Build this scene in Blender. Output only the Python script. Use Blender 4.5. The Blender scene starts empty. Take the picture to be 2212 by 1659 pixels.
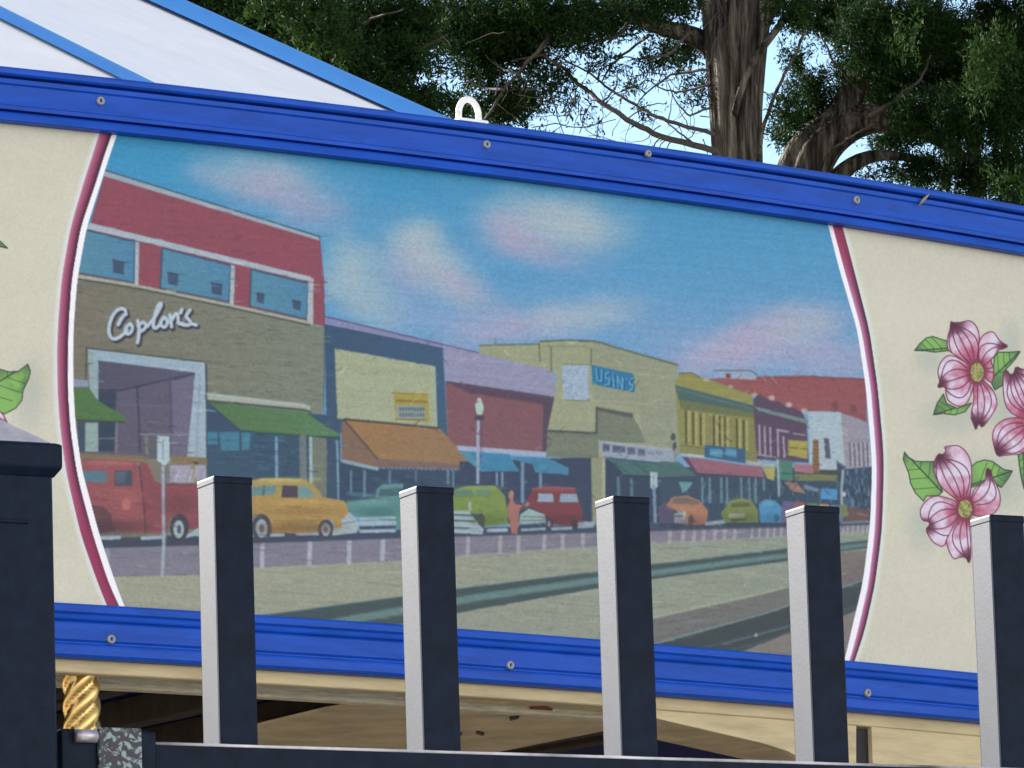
import bpy, bmesh, math, random
import numpy as np
from mathutils import Vector, Matrix

random.seed(7)
RNG = np.random.default_rng(11)
scene = bpy.context.scene
COL = scene.collection

# ------------------------------------------------------------------ camera
H = 1.4                                   # eye height above the ground
FPX, PITCH, ROLL = 14231.06, 0.1766871, 0.0312082   # focal length in 2212-wide picture units
CP, SP, CR, SR = math.cos(PITCH), math.sin(PITCH), math.cos(ROLL), math.sin(ROLL)
cam_d = bpy.data.cameras.new("camera")
cam = bpy.data.objects.new("camera", cam_d)
COL.objects.link(cam)
scene.camera = cam
cam_d.sensor_width = 36.0
cam_d.lens = 36.0 * FPX / 2212.0
cam_d.clip_start = 0.05
cam_d.clip_end = 3000.0
_up = Vector((0, -SP, CP)); _rt = Vector((1, 0, 0)); _fw = Vector((0, CP, SP))
_X = CR * _rt - SR * _up
_Y = SR * _rt + CR * _up
_Z = -_fw
cam.matrix_world = Matrix(((_X.x, _Y.x, _Z.x, 0), (_X.y, _Y.y, _Z.y, 0), (_X.z, _Y.z, _Z.z, H), (0, 0, 0, 1)))

# ------------------------------------------------------------------ light
SUN_EL, SUN_AZ = math.radians(20.0), math.radians(-57.0)      # azimuth from +Y towards +X
SKY_STRENGTH, SUN_STRENGTH, EXPOSURE = 0.062, 4.6, 2.14
world = bpy.data.worlds.new("World")
scene.world = world
world.use_nodes = True
wn = world.node_tree.nodes; wl = world.node_tree.links
wn.clear()
sky = wn.new("ShaderNodeTexSky"); sky.sky_type = 'NISHITA'; sky.sun_disc = False
sky.sun_elevation = SUN_EL; sky.sun_rotation = SUN_AZ % (2 * math.pi)
sky.air_density = 1.0; sky.dust_density = 0.25; sky.ozone_density = 2.6
bg = wn.new("ShaderNodeBackground"); bg.inputs["Strength"].default_value = SKY_STRENGTH
wo = wn.new("ShaderNodeOutputWorld")
# added whitening of the sky: part of its blue is replaced by brighter white
wb = wn.new("ShaderNodeRGBToBW"); wt = wn.new("ShaderNodeTexCoord"); wz = wn.new("ShaderNodeTexNoise"); wz.inputs["Scale"].default_value = 2.2; wz.inputs["Detail"].default_value = 6
wr_ = wn.new("ShaderNodeMapRange"); wr_.inputs["From Min"].default_value = .35; wr_.inputs["From Max"].default_value = .65; wr_.inputs["To Min"].default_value = .45; wr_.inputs["To Max"].default_value = .85
wv = wn.new("ShaderNodeVectorMath"); wv.operation = 'SCALE'; wv.inputs[0].default_value = (2.75, 2.6, 2.5)
wm = wn.new("ShaderNodeMix"); wm.data_type = 'RGBA'
wl.new(wt.outputs["Generated"], wz.inputs["Vector"]); wl.new(wz.outputs[0], wr_.inputs[0])
# unseen cloud bank added behind the camera to brighten the board; sky ahead clear
wsx = wn.new("ShaderNodeSeparateXYZ"); wk = wn.new("ShaderNodeMapRange"); wk.interpolation_type = 'SMOOTHSTEP'
wk.inputs["From Min"].default_value = .45; wk.inputs["From Max"].default_value = -.3; wk.inputs["To Min"].default_value = .06; wk.inputs["To Max"].default_value = 1.0
wmul = wn.new("ShaderNodeMath"); wmul.operation = 'MULTIPLY'
wl.new(wt.outputs["Generated"], wsx.inputs[0]); wl.new(wsx.outputs[1], wk.inputs[0]); wl.new(wk.outputs[0], wmul.inputs[0]); wl.new(wr_.outputs[0], wmul.inputs[1]); wl.new(wmul.outputs[0], wm.inputs[0])
wl.new(sky.outputs[0], wb.inputs[0]); wl.new(wb.outputs[0], wv.inputs["Scale"]); wl.new(sky.outputs[0], wm.inputs[6]); wl.new(wv.outputs[0], wm.inputs[7])
wl.new(wm.outputs[2], bg.inputs[0]); wl.new(bg.outputs[0], wo.inputs[0])
sun_d = bpy.data.lights.new("sun", 'SUN')
sun_d.energy = SUN_STRENGTH; sun_d.angle = math.radians(0.5); sun_d.color = (1.0, 0.95, 0.88)
sun = bpy.data.objects.new("sun", sun_d); COL.objects.link(sun)
SUN_DIR = Vector((math.cos(SUN_EL) * math.sin(SUN_AZ), math.cos(SUN_EL) * math.cos(SUN_AZ), math.sin(SUN_EL)))
sun.rotation_euler = SUN_DIR.to_track_quat('Z', 'Y').to_euler()
sun.location = (-10, 6, 12)
scene.view_settings.view_transform = 'Standard'
scene.view_settings.look = 'None'
scene.view_settings.gamma = 1.0
scene.view_settings.use_curve_mapping = False
scene.view_settings.exposure = EXPOSURE

# ------------------------------------------------------------------ survey of the place
# carousel: centre, ring radius, and the heights (above the ground) of the trims, recovered from the photograph
KX, KY, R = -5.0736636, 15.1271542, 8.2938494
Z_T0, Z_T1, Z_B0, Z_B1 = 1.8772036 + H, 1.8045395 + H, 1.1962197 + H, 1.1274132 + H
TH0 = 0.6582559                                       # ring angle facing the picture's middle (from -Y towards +X)


def project(P):
    """world points (N,3) -> picture units of the artwork sheet (2212 x 1659)"""
    P = np.asarray(P, float)
    x, y, z = P[:, 0], P[:, 1], P[:, 2] - H
    yy = CP * y + SP * z; zz = -SP * y + CP * z
    u = FPX * x / yy; v = FPX * zz / yy
    return np.stack([1106 + CR * u - SR * v, 829.5 - (SR * u + CR * v)], 1)


def ray(x, y):
    U, V = x - 1106, 829.5 - y
    u, v = CR * U + SR * V, -SR * U + CR * V
    return Vector((u / FPX, CP - SP * v / FPX, SP + CP * v / FPX))


def at_depth(x, y, Y):
    d = ray(x, y); t = Y / d.y
    return Vector((d.x * t, Y, d.z * t + H))


def at_height(x, y, z):
    d = ray(x, y); t = (z - H) / d.z
    return Vector((d.x * t, d.y * t, z))


def at_ring(x, y, off=0.0):
    """point of the ring wall (radius R+off) seen at x, y"""
    d = ray(x, y); r = R + off
    a = d.x ** 2 + d.y ** 2; b = -2 * (d.x * KX + d.y * KY); c = KX ** 2 + KY ** 2 - r * r
    t = (-b - math.sqrt(b * b - 4 * a * c)) / (2 * a)
    return Vector((d.x * t, d.y * t, d.z * t + H))


def ring_pt(th, z, off=0.0):
    return Vector((KX + (R + off) * math.sin(th), KY - (R + off) * math.cos(th), z))


def ring_th(p):
    return math.atan2(p.x - KX, KY - p.y)


# ------------------------------------------------------------------ helpers
def tag(o, label=None, cat=None, group=None, kind=None):
    if label: o["label"] = label
    if cat: o["category"] = cat
    if group: o["group"] = group
    if kind: o["kind"] = kind
    return o


def empty(name, loc):
    o = bpy.data.objects.new(name, None)
    o.empty_display_size = 0.2
    o.location = loc
    COL.objects.link(o)
    return o


def link(name, me, mat, parent=None, smooth=False):
    o = bpy.data.objects.new(name, me)
    COL.objects.link(o)
    if mat: me.materials.append(mat)
    if parent:
        o.parent = parent
        o.matrix_parent_inverse = Matrix.Translation(-world_loc(parent))
    if smooth and len(me.polygons):
        me.polygons.foreach_set("use_smooth", np.ones(len(me.polygons), bool))
    return o


def world_loc(o):
    v = Vector(o.location)
    if o.parent:
        return (o.matrix_parent_inverse @ v) + world_loc(o.parent)
    return v


def mesh(name, verts, faces):
    me = bpy.data.meshes.new(name)
    me.from_pydata([tuple(v) for v in verts], [], faces)
    me.update()
    return me


def quad_mesh(name, V, Q):
    """fast mesh from numpy arrays of vertices and quads"""
    me = bpy.data.meshes.new(name)
    me.vertices.add(len(V)); me.vertices.foreach_set("co", np.ascontiguousarray(V, np.float32).ravel())
    me.loops.add(4 * len(Q)); me.loops.foreach_set("vertex_index", np.ascontiguousarray(Q, np.int32).ravel())
    me.polygons.add(len(Q)); me.polygons.foreach_set("loop_start", np.arange(0, 4 * len(Q), 4, dtype=np.int32))
    me.update(calc_edges=True); me.validate()
    return me


class MB:
    def __init__(s): s.v = []; s.f = []
    def add(s, vs, fs):
        n = len(s.v); s.v += [Vector(v) for v in vs]; s.f += [tuple(i + n for i in f) for f in fs]
    def hexa(s, p):       # 8 points: bottom loop 0-3, top loop 4-7
        s.add(p, [(3, 2, 1, 0), (4, 5, 6, 7), (0, 1, 5, 4), (1, 2, 6, 5), (2, 3, 7, 6), (3, 0, 4, 7)])
    def prism(s, loop, off):   # polygon loop swept by a vector
        n = len(loop); off = Vector(off)
        s.add(list(loop) + [Vector(p) + off for p in loop],
              [tuple(range(n))[::-1], tuple(range(n, 2 * n))] + [(i, (i + 1) % n, (i + 1) % n + n, i + n) for i in range(n)])
    def tube(s, pts, rad, n=8, cap=True):
        pts = [Vector(p) for p in pts]
        rad = rad if hasattr(rad, '__len__') else [rad] * len(pts)
        base = len(s.v); prev = None
        for i, p in enumerate(pts):
            t = (pts[min(i + 1, len(pts) - 1)] - pts[max(i - 1, 0)]).normalized()
            if prev is None:
                a = t.cross(Vector((0, 0, 1)))
                if a.length < 1e-3: a = t.cross(Vector((1, 0, 0)))
            else:
                a = prev - t * prev.dot(t)
            a.normalize(); prev = a; b = t.cross(a)
            for k in range(n):
                w = 2 * math.pi * k / n
                s.v.append(p + rad[i] * (a * math.cos(w) + b * math.sin(w)))
        for i in range(len(pts) - 1):
            for k in range(n):
                s.f.append((base + i * n + k, base + i * n + (k + 1) % n, base + (i + 1) * n + (k + 1) % n, base + (i + 1) * n + k))
        if cap:
            s.f.append(tuple(base + k for k in range(n))[::-1]); s.f.append(tuple(base + (len(pts) - 1) * n + k for k in range(n)))
    def build(s, name, mat, parent=None, smooth=False, bevel=0.0, seg=2):
        me = mesh(name, s.v, s.f)
        bm = bmesh.new(); bm.from_mesh(me); bmesh.ops.recalc_face_normals(bm, faces=bm.faces)
        if bevel:
            es = [e for e in bm.edges if len(e.link_faces) == 2 and e.calc_face_angle() > 0.5]
            bmesh.ops.bevel(bm, geom=es, offset=bevel, segments=seg, profile=0.6, affect='EDGES')
        bm.to_mesh(me); bm.free()
        return link(name, me, mat, parent, smooth)


def lin(c):
    c = np.asarray(c, float) / 255.0
    return np.where(c <= 0.04045, c / 12.92, ((c + 0.055) / 1.055) ** 2.4)


def material(name, color, rough=0.5, metal=0.0, noise=None, bump=None, spec=0.5, stretch=(1, 1, 1)):
    """Principled material with procedural colour variation (scale, amount) and bump (scale, strength, distance)"""
    m = bpy.data.materials.new(name); m.use_nodes = True
    nt = m.node_tree; b = nt.nodes["Principled BSDF"]
    b.inputs["Base Color"].default_value = (*color, 1); b.inputs["Roughness"].default_value = rough
    b.inputs["Metallic"].default_value = metal; b.inputs["Specular IOR Level"].default_value = spec
    tc = nt.nodes.new("ShaderNodeTexCoord"); mp = nt.nodes.new("ShaderNodeMapping"); mp.inputs["Scale"].default_value = stretch
    nt.links.new(tc.outputs["Object"], mp.inputs[0])
    if noise:
        n = nt.nodes.new("ShaderNodeTexNoise"); n.inputs["Scale"].default_value = noise[0]; n.inputs["Detail"].default_value = 6
        n.inputs["Roughness"].default_value = 0.65
        r = nt.nodes.new("ShaderNodeMapRange"); r.inputs["From Min"].default_value = 0.3; r.inputs["From Max"].default_value = 0.7
        r.inputs["To Min"].default_value = 1 - noise[1]; r.inputs["To Max"].default_value = 1 + noise[1]
        mx = nt.nodes.new("ShaderNodeVectorMath"); mx.operation = 'SCALE'; mx.inputs[0].default_value = color
        nt.links.new(mp.outputs[0], n.inputs["Vector"]); nt.links.new(n.outputs[0], r.inputs[0]); nt.links.new(r.outputs[0], mx.inputs["Scale"])
        nt.links.new(mx.outputs[0], b.inputs["Base Color"])
    if bump:
        n2 = nt.nodes.new("ShaderNodeTexNoise"); n2.inputs["Scale"].default_value = bump[0]; n2.inputs["Detail"].default_value = 5
        bp = nt.nodes.new("ShaderNodeBump"); bp.inputs["Strength"].default_value = bump[1]; bp.inputs["Distance"].default_value = bump[2]
        nt.links.new(mp.outputs[0], n2.inputs["Vector"]); nt.links.new(n2.outputs[0], bp.inputs["Height"]); nt.links.new(bp.outputs[0], b.inputs["Normal"])
    return m
# ------------------------------------------------------------------ the printed artwork of the board (a flat print)
# It is drawn with polygons, strokes and soft dabs on a sheet of colour values that become the
# colour attribute of the board's own mesh.
SX0, SY0, SX1, SY1 = -64, 236, 2330, 1480
SW, SH = SX1 - SX0, SY1 - SY0
sheet = np.empty((SH, SW, 3), np.float32)
region = np.zeros((SH, SW), np.int8)          # 0 board, 1 mural, 2/3 borders, 4.. flowers
YY, XX = np.mgrid[SY0:SY1, SX0:SX1].astype(np.float32)


def vnoise(w, h, sx, sy, octaves=3, seed=0, gain=0.55):
    r = np.random.default_rng(seed); out = np.zeros((h, w), np.float32); amp = 1.0; tot = 0
    for o in range(octaves):
        gx, gy = max(2, int(w / sx) + 2), max(2, int(h / sy) + 2)
        g = r.random((gy, gx)).astype(np.float32)
        xs = np.linspace(0, gx - 1.001, w); ys = np.linspace(0, gy - 1.001, h)
        xi = xs.astype(int); yi = ys.astype(int); fx = (xs - xi).astype(np.float32); fy = (ys - yi).astype(np.float32)[:, None]
        fx = fx * fx * (3 - 2 * fx); fy = fy * fy * (3 - 2 * fy)
        a = g[yi][:, xi] * (1 - fx) + g[yi][:, xi + 1] * fx
        b = g[yi + 1][:, xi] * (1 - fx) + g[yi + 1][:, xi + 1] * fx
        out += amp * (a * (1 - fy) + b * fy); tot += amp; amp *= gain; sx = max(1, sx / 2); sy = max(1, sy / 2)
    return out / tot - 0.5


ZONES = dict(A=(0, 400, 1000, 2212), B=(200, 1100, 1000, 2212), C=(0, 1700, 1000, 2212), D=(1200, 1150, 1000, 2212),
             E=(1000, 1700, 1000, 2212), F=(2000, 1200, 1000, 2212), G=(1900, 1700, 1000, 2212), H=(2600, 1300, 1000, 2212),
             I=(2700, 1850, 1000, 2212), J=(3332, 1200, 700, 2212), K=(200, 600, 1200, 2212), L=(3332, 1700, 700, 2212),
             M=(1200, 600, 2200, 2212), N=(3640, 1200, 392, 929), V=(0, 1350, 400, 1106), X=(2000, 2274, 1000, 2212),
             Y=(1000, 2274, 1000, 2212), P=(0, 0, 4032, 2212))
UN = 2212.0 / 4032.0


def zpt(z, pts):
    x0, y0, w, ow = ZONES[z]; s = w / ow
    a = np.asarray(pts, float).reshape(-1, 2)
    return np.stack([(x0 + a[:, 0] * s) * UN, (y0 + a[:, 1] * s) * UN], 1)


def zs(z):
    x0, y0, w, ow = ZONES[z]; return w / ow * UN


def bbox(p, m):
    x0 = int(max(0, math.floor(p[:, 0].min() - SX0 - m))); x1 = int(min(SW, math.ceil(p[:, 0].max() - SX0 + m) + 1))
    y0 = int(max(0, math.floor(p[:, 1].min() - SY0 - m))); y1 = int(min(SH, math.ceil(p[:, 1].max() - SY0 + m) + 1))
    return x0, x1, y0, y1


def cover(p, blur=0):
    """antialiased coverage of polygon p (sheet units) -> (slices, alpha)"""
    x0, x1, y0, y1 = bbox(p, 1 + 2 * blur)
    if x1 <= x0 or y1 <= y0: return None
    SS = 3; w, h = x1 - x0, y1 - y0
    m = np.zeros((h * SS, w * SS), bool)
    xs = (np.arange(w * SS) + 0.5) / SS + x0 + SX0
    ys = (np.arange(h * SS) + 0.5) / SS + y0 + SY0
    q = np.roll(p, -1, 0)
    for (ax, ay), (bx, by) in zip(p, q):
        if ay == by: continue
        lo, hi = min(ay, by), max(ay, by)
        i0, i1 = np.searchsorted(ys, lo), np.searchsorted(ys, hi)
        if i1 <= i0: continue
        xc = ax + (ys[i0:i1] - ay) * (bx - ax) / (by - ay)
        m[i0:i1] ^= xs[None, :] < xc[:, None]
    a = m.reshape(h, SS, w, SS).mean((1, 3)).astype(np.float32)
    if blur:
        for _ in range(2): a = boxblur(a, blur)
    return (slice(y0, y1), slice(x0, x1)), a


def boxblur(a, r):
    r = int(r)
    if r < 1: return a
    for ax in (0, 1):
        n = a.shape[ax]; k = 2 * r + 1
        pad = [(0, 0), (0, 0)]; pad[ax] = (r + 1, r)
        c = np.cumsum(np.pad(a, pad, mode='edge'), axis=ax, dtype=np.float64)
        a = ((np.take(c, np.arange(k, k + n), ax) - np.take(c, np.arange(0, n), ax)) / k).astype(np.float32)
    return a


CLIP = [None]


def comp(sl, a, col):
    if CLIP[0] is not None: a = a * CLIP[0][sl]
    col = np.asarray(col, np.float32)
    sheet[sl] += (col - sheet[sl]) * a[..., None]


def poly(z, pts, col, a=1.0, blur=0, col2=None, axis='x'):
    p = zpt(z, pts); c = cover(p, blur)
    if c is None: return
    sl, m = c
    if col2 is not None:
        t = XX[sl] if axis == 'x' else YY[sl]
        k = 0 if axis == 'x' else 1
        t = np.clip((t - p[:, k].min()) / (np.ptp(p[:, k]) + 1e-6), 0, 1)[..., None]
        col = np.asarray(col, np.float32) * (1 - t) + np.asarray(col2, np.float32) * t
    comp(sl, m * a, col)


def segdist(p, X, Y):
    d = np.full(X.shape, 1e9, np.float32); tt = np.zeros(X.shape, np.float32)
    n = len(p) - 1
    for i in range(n):
        ax, ay = p[i]; bx, by = p[i + 1]; dx, dy = bx - ax, by - ay; L = dx * dx + dy * dy + 1e-9
        t = np.clip(((X - ax) * dx + (Y - ay) * dy) / L, 0, 1)
        e = np.hypot(X - ax - t * dx, Y - ay - t * dy)
        m = e < d; d = np.where(m, e, d); tt = np.where(m, (i + t) / n, tt)
    return d, tt


def stroke(z, pts, col, w, a=1.0, soft=1.0, taper=None):
    """line of width w (zone units)"""
    p = zpt(z, pts); w = w * zs(z)
    x0, x1, y0, y1 = bbox(p, w + soft + 1)
    if x1 <= x0 or y1 <= y0: return
    sl = (slice(y0, y1), slice(x0, x1))
    d, t = segdist(p, XX[sl] + 0.5, YY[sl] + 0.5)
    ww = w if taper is None else w * (taper[0] + (taper[1] - taper[0]) * t)
    comp(sl, np.clip((ww / 2 - d) / soft + 0.5, 0, 1) * a * np.minimum(1, ww if np.isscalar(ww) else np.minimum(ww, 1)), col)


def ell(z, x, y, rx, ry, col, a=1.0, soft=0.0, rot=0.0):
    p = zpt(z, [(x, y)])[0]; s = zs(z); rx, ry = rx * s, ry * s
    k = 1 + soft
    x0, x1, y0, y1 = bbox(np.array([[p[0] - max(rx, ry) * k, p[1] - max(rx, ry) * k], [p[0] + max(rx, ry) * k, p[1] + max(rx, ry) * k]]), 2)
    if x1 <= x0 or y1 <= y0: return
    sl = (slice(y0, y1), slice(x0, x1)); dx, dy = XX[sl] + .5 - p[0], YY[sl] + .5 - p[1]
    c, s2 = math.cos(rot), math.sin(rot); dx, dy = c * dx + s2 * dy, -s2 * dx + c * dy
    r = np.hypot(dx / rx, dy / ry)
    if soft: m = np.clip((1 + soft - r) / (2 * soft), 0, 1); m = m * m * (3 - 2 * m)
    else: m = np.clip((1 - r) * min(rx, ry) + 0.5, 0, 1)
    comp(sl, m * a, col)


def cloud(x, y, rx, ry, rot, col, a, seed):
    """a soft painted cloud, feathered by noise"""
    k = 2.0 * max(rx, ry)
    x0, x1, y0, y1 = bbox(np.array([[x - k * 1.1, y - k * 1.1], [x + k, y + k]], float), 2)
    sl = (slice(y0, y1), slice(x0, x1)); dx, dy = XX[sl] - x, YY[sl] - y; c, s = math.cos(rot), math.sin(rot)
    n = vnoise(x1 - x0, y1 - y0, 70, 45, 4, seed)
    r = np.hypot((c * dx + s * dy) / rx, (c * dy - s * dx) / ry) + n * .75
    m = np.clip((1.6 - r) / 1.5, 0, 1); m = m * m * (3 - 2 * m)
    comp(sl, m * a * .8, col)


# ---- borders of the mural: outer edge of the band, its inner edge, the inner white line, by height
LB = np.array([(255, 226, 253, 254, 264), (291, 213, 242, 244, 253), (329, 202, 227, 229, 239), (383, 184, 211, 212, 222), (492, 152, 174, 175, 187),
               (603, 133, 155, 156, 167), (690, 126, 149, 150, 160), (752, 123, 146.5, 147.5, 158), (851, 124.6, 147, 148, 159), (926, 130, 152, 153, 164),
               (1015, 142, 165, 166, 177), (1056, 151, 174, 176, 188), (1156, 175, 201, 202, 215), (1255, 209.6, 233, 235, 248),
               (1311, 232, 258, 260, 269), (1360, 254, 281, 283, 292)])
RB = np.array([(440, 1804, 1784, 1783, 1776), (489.5, 1820, 1799, 1797.5, 1790), (576, 1843, 1822, 1820.6, 1811.5), (713, 1878, 1861, 1860, 1852), (837, 1896, 1881, 1880, 1870.5),
               (961, 1907.5, 1891, 1890, 1881), (1015, 1909, 1894, 1893, 1884), (1124, 1906, 1891, 1890, 1880), (1164, 1902.8, 1888, 1887, 1876),
               (1263, 1890, 1876, 1875, 1863), (1362, 1868, 1853, 1852, 1839), (1426, 1847, 1836, 1835, 1825), (1480, 1826, 1815, 1814, 1804)])
yv = np.arange(SY0, SY1) + 0.5


def smooth_interp(tab, k):
    y = np.interp(yv, tab[:, 0], tab[:, k])
    ker = np.ones(61) / 61
    return np.convolve(np.pad(y, 30, mode='reflect', reflect_type='odd'), ker, 'valid').astype(np.float32)[:, None]


Lo, Li, Lw0, Lw1 = [smooth_interp(LB, k) for k in (1, 2, 3, 4)]
Ro, Ri, Rw0, Rw1 = [smooth_interp(RB, k) for k in (1, 2, 3, 4)]

# ---- cream board
CREAM = (209, 206, 188)
sheet[:] = CREAM
g = vnoise(SW, SH, 6, 6, 2, 21); g2 = vnoise(SW, SH, 160, 120, 3, 22)
sheet *= (1 + 0.05 * g + 0.05 * g2)[..., None]

# ---- mural -------------------------------------------------------------------------------
mural_a = np.clip(XX + .5 - Lw1 + .5, 0, 1) * np.clip(Rw1 - XX, 0, 1)
CLIP[0] = mural_a
ty = np.clip((YY - 300) / 480, 0, 1)[..., None]
skyc = np.array((58, 146, 188), np.float32) * (1 - ty) + np.array((114, 158, 196), np.float32) * ty
sheet += (skyc - sheet) * mural_a[..., None]
WHT, PNK, LIL = (172, 184, 190), (178, 166, 188), (142, 164, 198)
for c in ((600, 400, 190, 80, .35, LIL, .6, 1), (570, 375, 130, 44, .1, WHT, .7, 2), (630, 430, 120, 48, .35, PNK, .75, 3), (500, 400, 90, 30, .2, PNK, .45, 18),
          (930, 590, 130, 110, .75, LIL, .6, 4), (905, 525, 66, 62, .5, WHT, .95, 5), (950, 590, 95, 55, .75, WHT, .8, 6), (1000, 625, 90, 36, .45, PNK, .6, 19), (870, 590, 60, 50, 1.1, PNK, .4, 20),
          (1190, 490, 190, 90, .1, LIL, .6, 7), (1190, 470, 130, 58, .05, WHT, .95, 8), (1105, 505, 70, 50, .4, PNK, .8, 9), (1180, 550, 90, 30, .3, PNK, .6, 10), (1260, 500, 90, 44, .2, WHT, .7, 21),
          (765, 590, 70, 80, 1.3, WHT, .85, 11), (800, 660, 90, 50, .5, WHT, .7, 12), (740, 540, 40, 40, .9, WHT, .5, 22),
          (1180, 690, 240, 60, -.1, LIL, .6, 23), (1100, 705, 150, 36, -.1, PNK, .8, 13), (1260, 680, 120, 40, -.1, WHT, .75, 14), (960, 690, 120, 26, .1, LIL, .6, 24),
          (1640, 740, 230, 80, -.15, LIL, .6, 25), (1560, 760, 120, 52, -.2, PNK, .9, 15), (1680, 715, 130, 56, -.25, PNK, .85, 16), (1740, 700, 80, 46, -.1, WHT, .6, 26), (1800, 775, 120, 44, 0, PNK, .7, 17), (1450, 730, 90, 36, 0, LIL, .5, 27)):
    cloud(*c)

# building with the red upper storey
poly('K', [(390, 130), (1955, 615), (1955, 650), (385, 180)], (152, 168, 180))
poly('K', [(385, 172), (1955, 642), (1990, 1260), (150, 960), (285, 520)], (142, 80, 96))
stroke('K', [(395, 130), (1955, 612)], (66, 92, 112), 10)
poly('K', [(288, 512), (1890, 903), (1892, 942), (255, 552)], (164, 178, 188))
for w in ([(240, 560), (610, 650), (605, 945), (180, 870)], [(810, 695), (1305, 820), (1295, 1085), (795, 985)], [(1455, 850), (1870, 950), (1860, 1210), (1445, 1115)]):
    poly('K', w, (90, 140, 162), col2=(84, 134, 166))
    stroke('K', [w[3], w[0], w[1], w[2]], (52, 84, 112), 12, .8)
    stroke('K', [w[2], w[3]], (58, 92, 108), 10, .8)
for w in ([(612, 648), (642, 655), (636, 970), (608, 955)], [(1307, 815), (1337, 825), (1327, 1110), (1297, 1092)], [(1868, 912), (1906, 915), (1904, 1250), (1862, 1225)]):
    poly('K', w, (168, 180, 186))
for x0, y0, x1, y1 in ((450, 780, 535, 880), (848, 868, 926, 962), (1165, 943, 1245, 1032), (1494, 1015, 1550, 1092), (1755, 1070, 1815, 1142)):
    poly('K', [(x0, y0), (x1, y0 + 14), (x1 - 4, y1 + 8), (x0 + 4, y1 - 8)], (66, 88, 114))
    stroke('K', [(x0, y0 + 4), (x1, y0 + 18)], (48, 66, 92), 10, .7)
poly('K', [(195, 885), (610, 955), (1300, 1098), (1870, 1225), (1902, 1252), (1860, 1250), (1300, 1126), (620, 985), (180, 915)], (160, 168, 156))
poly('K', [(150, 918), (620, 985), (1300, 1126), (1870, 1252), (1988, 1262), (1985, 1700), (1900, 2860), (120, 2860)], (122, 118, 106), col2=(124, 132, 120))
stroke('K', [(195, 918), (620, 985), (1300, 1126), (1880, 1254)], (62, 66, 66), 11, .8)
# courses of long thin bricks
rb = np.random.default_rng(5)
for i in range(900):
    x, y = rb.uniform(150, 2010), rb.uniform(960, 1900)
    if y < 930 + (x - 200) * .19: continue
    L = rb.uniform(20, 75); c = rb.uniform(-1, 1)
    stroke('K', [(x, y), (x + L, y + L * .09)], (152, 150, 128) if c > 0 else (84, 88, 84), rb.uniform(4, 8), abs(c) * .6)
stroke('K', [(1975, 900), (1988, 1260), (1983, 1700), (1978, 2150)], (70, 86, 104), 10, .6)
stroke('K', [(1950, 620), (1980, 930), (1986, 1255)], (120, 66, 84), 10, .6)
stroke('K', [(1960, 940), (2005, 945)], (120, 66, 84), 10, .8)
# script sign
def smooth_open(p, n=2):
    p = np.asarray(p, float)
    for _ in range(n):
        q = np.stack([.75 * p[:-1] + .25 * p[1:], .25 * p[:-1] + .75 * p[1:]], 1).reshape(-1, 2)
        p = np.concatenate([p[:1], q, p[-1:]])
    return p


script = [[(655, 305), (648, 262), (605, 250), (552, 290), (515, 370), (503, 460), (528, 520), (582, 518), (640, 470), (665, 440)], [(650, 300), (612, 345), (588, 395)],
          [(690, 385), (660, 410), (645, 450), (665, 482), (700, 462), (716, 415), (690, 385)], [(758, 362), (772, 420), (766, 500), (755, 552)],
          [(762, 405), (800, 368), (832, 390), (820, 432), (778, 455)], [(840, 410), (900, 340), (958, 240), (965, 205), (938, 218), (910, 300), (888, 400), (908, 435), (955, 390)],
          [(988, 330), (960, 360), (960, 402), (988, 422), (1016, 390), (1012, 345), (988, 330)], [(1038, 308), (1052, 412)], [(1052, 360), (1085, 295), (1108, 305), (1110, 392), (1142, 382)],
          [(1142, 262), (1130, 292)], [(1212, 268), (1172, 322), (1202, 352), (1226, 382), (1192, 402), (1150, 396)], [(1222, 385), (1266, 398)]]
script = [smooth_open(s) for s in script]
for s in script: stroke('B', [(x + 12, y + 16) for x, y in s], (54, 50, 68), 44, .85, 2)
for s in script: stroke('B', s, (178, 196, 208), 31, 1, 1.2)
# entrance with its white frame
poly('B', [(415, 705), (1260, 810), (1200, 1570), (240, 1540), (240, 1100)], (98, 95, 114))
poly('B', [(415, 705), (1258, 815), (600, 968), (415, 942)], (86, 86, 106), col2=(92, 92, 112))
stroke('B', [(415, 960), (600, 968), (1255, 822)], (62, 64, 90), 16, .8)
poly('B', [(415, 972), (570, 975), (562, 1165), (415, 1065)], (56, 72, 92))
poly('B', [(1042, 900), (1240, 835), (1195, 1545), (1055, 1545)], (112, 108, 132))
stroke('B', [(752, 950), (768, 1220), (778, 1500)], (66, 68, 92), 20, .8)
stroke('B', [(1042, 905), (1055, 1350)], (76, 76, 100), 18, .7)
stroke('B', [(600, 1090), (1200, 1110)], (118, 114, 138), 8, .5)
poly('B', [(790, 1352), (1050, 1352), (1050, 1545), (800, 1545)], (98, 100, 112))
stroke('B', [(780, 1348), (1195, 1355)], (140, 144, 160), 14, .8)
stroke('B', [(830, 1370), (840, 1540)], (128, 130, 130), 26, .8)
poly('B', [(230, 1240), (300, 1240), (300, 1500), (250, 1500)], (66, 84, 102))
poly('B', [(415, 1245), (560, 1245), (552, 1500), (415, 1500)], (54, 72, 94))
stroke('B', [(420, 1385), (556, 1385)], (110, 122, 150), 12, .9)
stroke('B', [(575, 1170), (570, 1500)], (140, 134, 150), 20, .7)
poly('B', [(300, 1250), (412, 1250), (414, 1500), (300, 1500)], (144, 168, 164))
poly('B', [(322, 602), (1340, 725), (1342, 832), (1258, 812), (415, 706), (330, 700)], (152, 172, 186))
poly('B', [(322, 602), (415, 705), (413, 1075), (340, 1000)], (146, 168, 174))
poly('B', [(1256, 808), (1342, 728), (1354, 1565), (1185, 1565)], (156, 174, 190))
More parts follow.
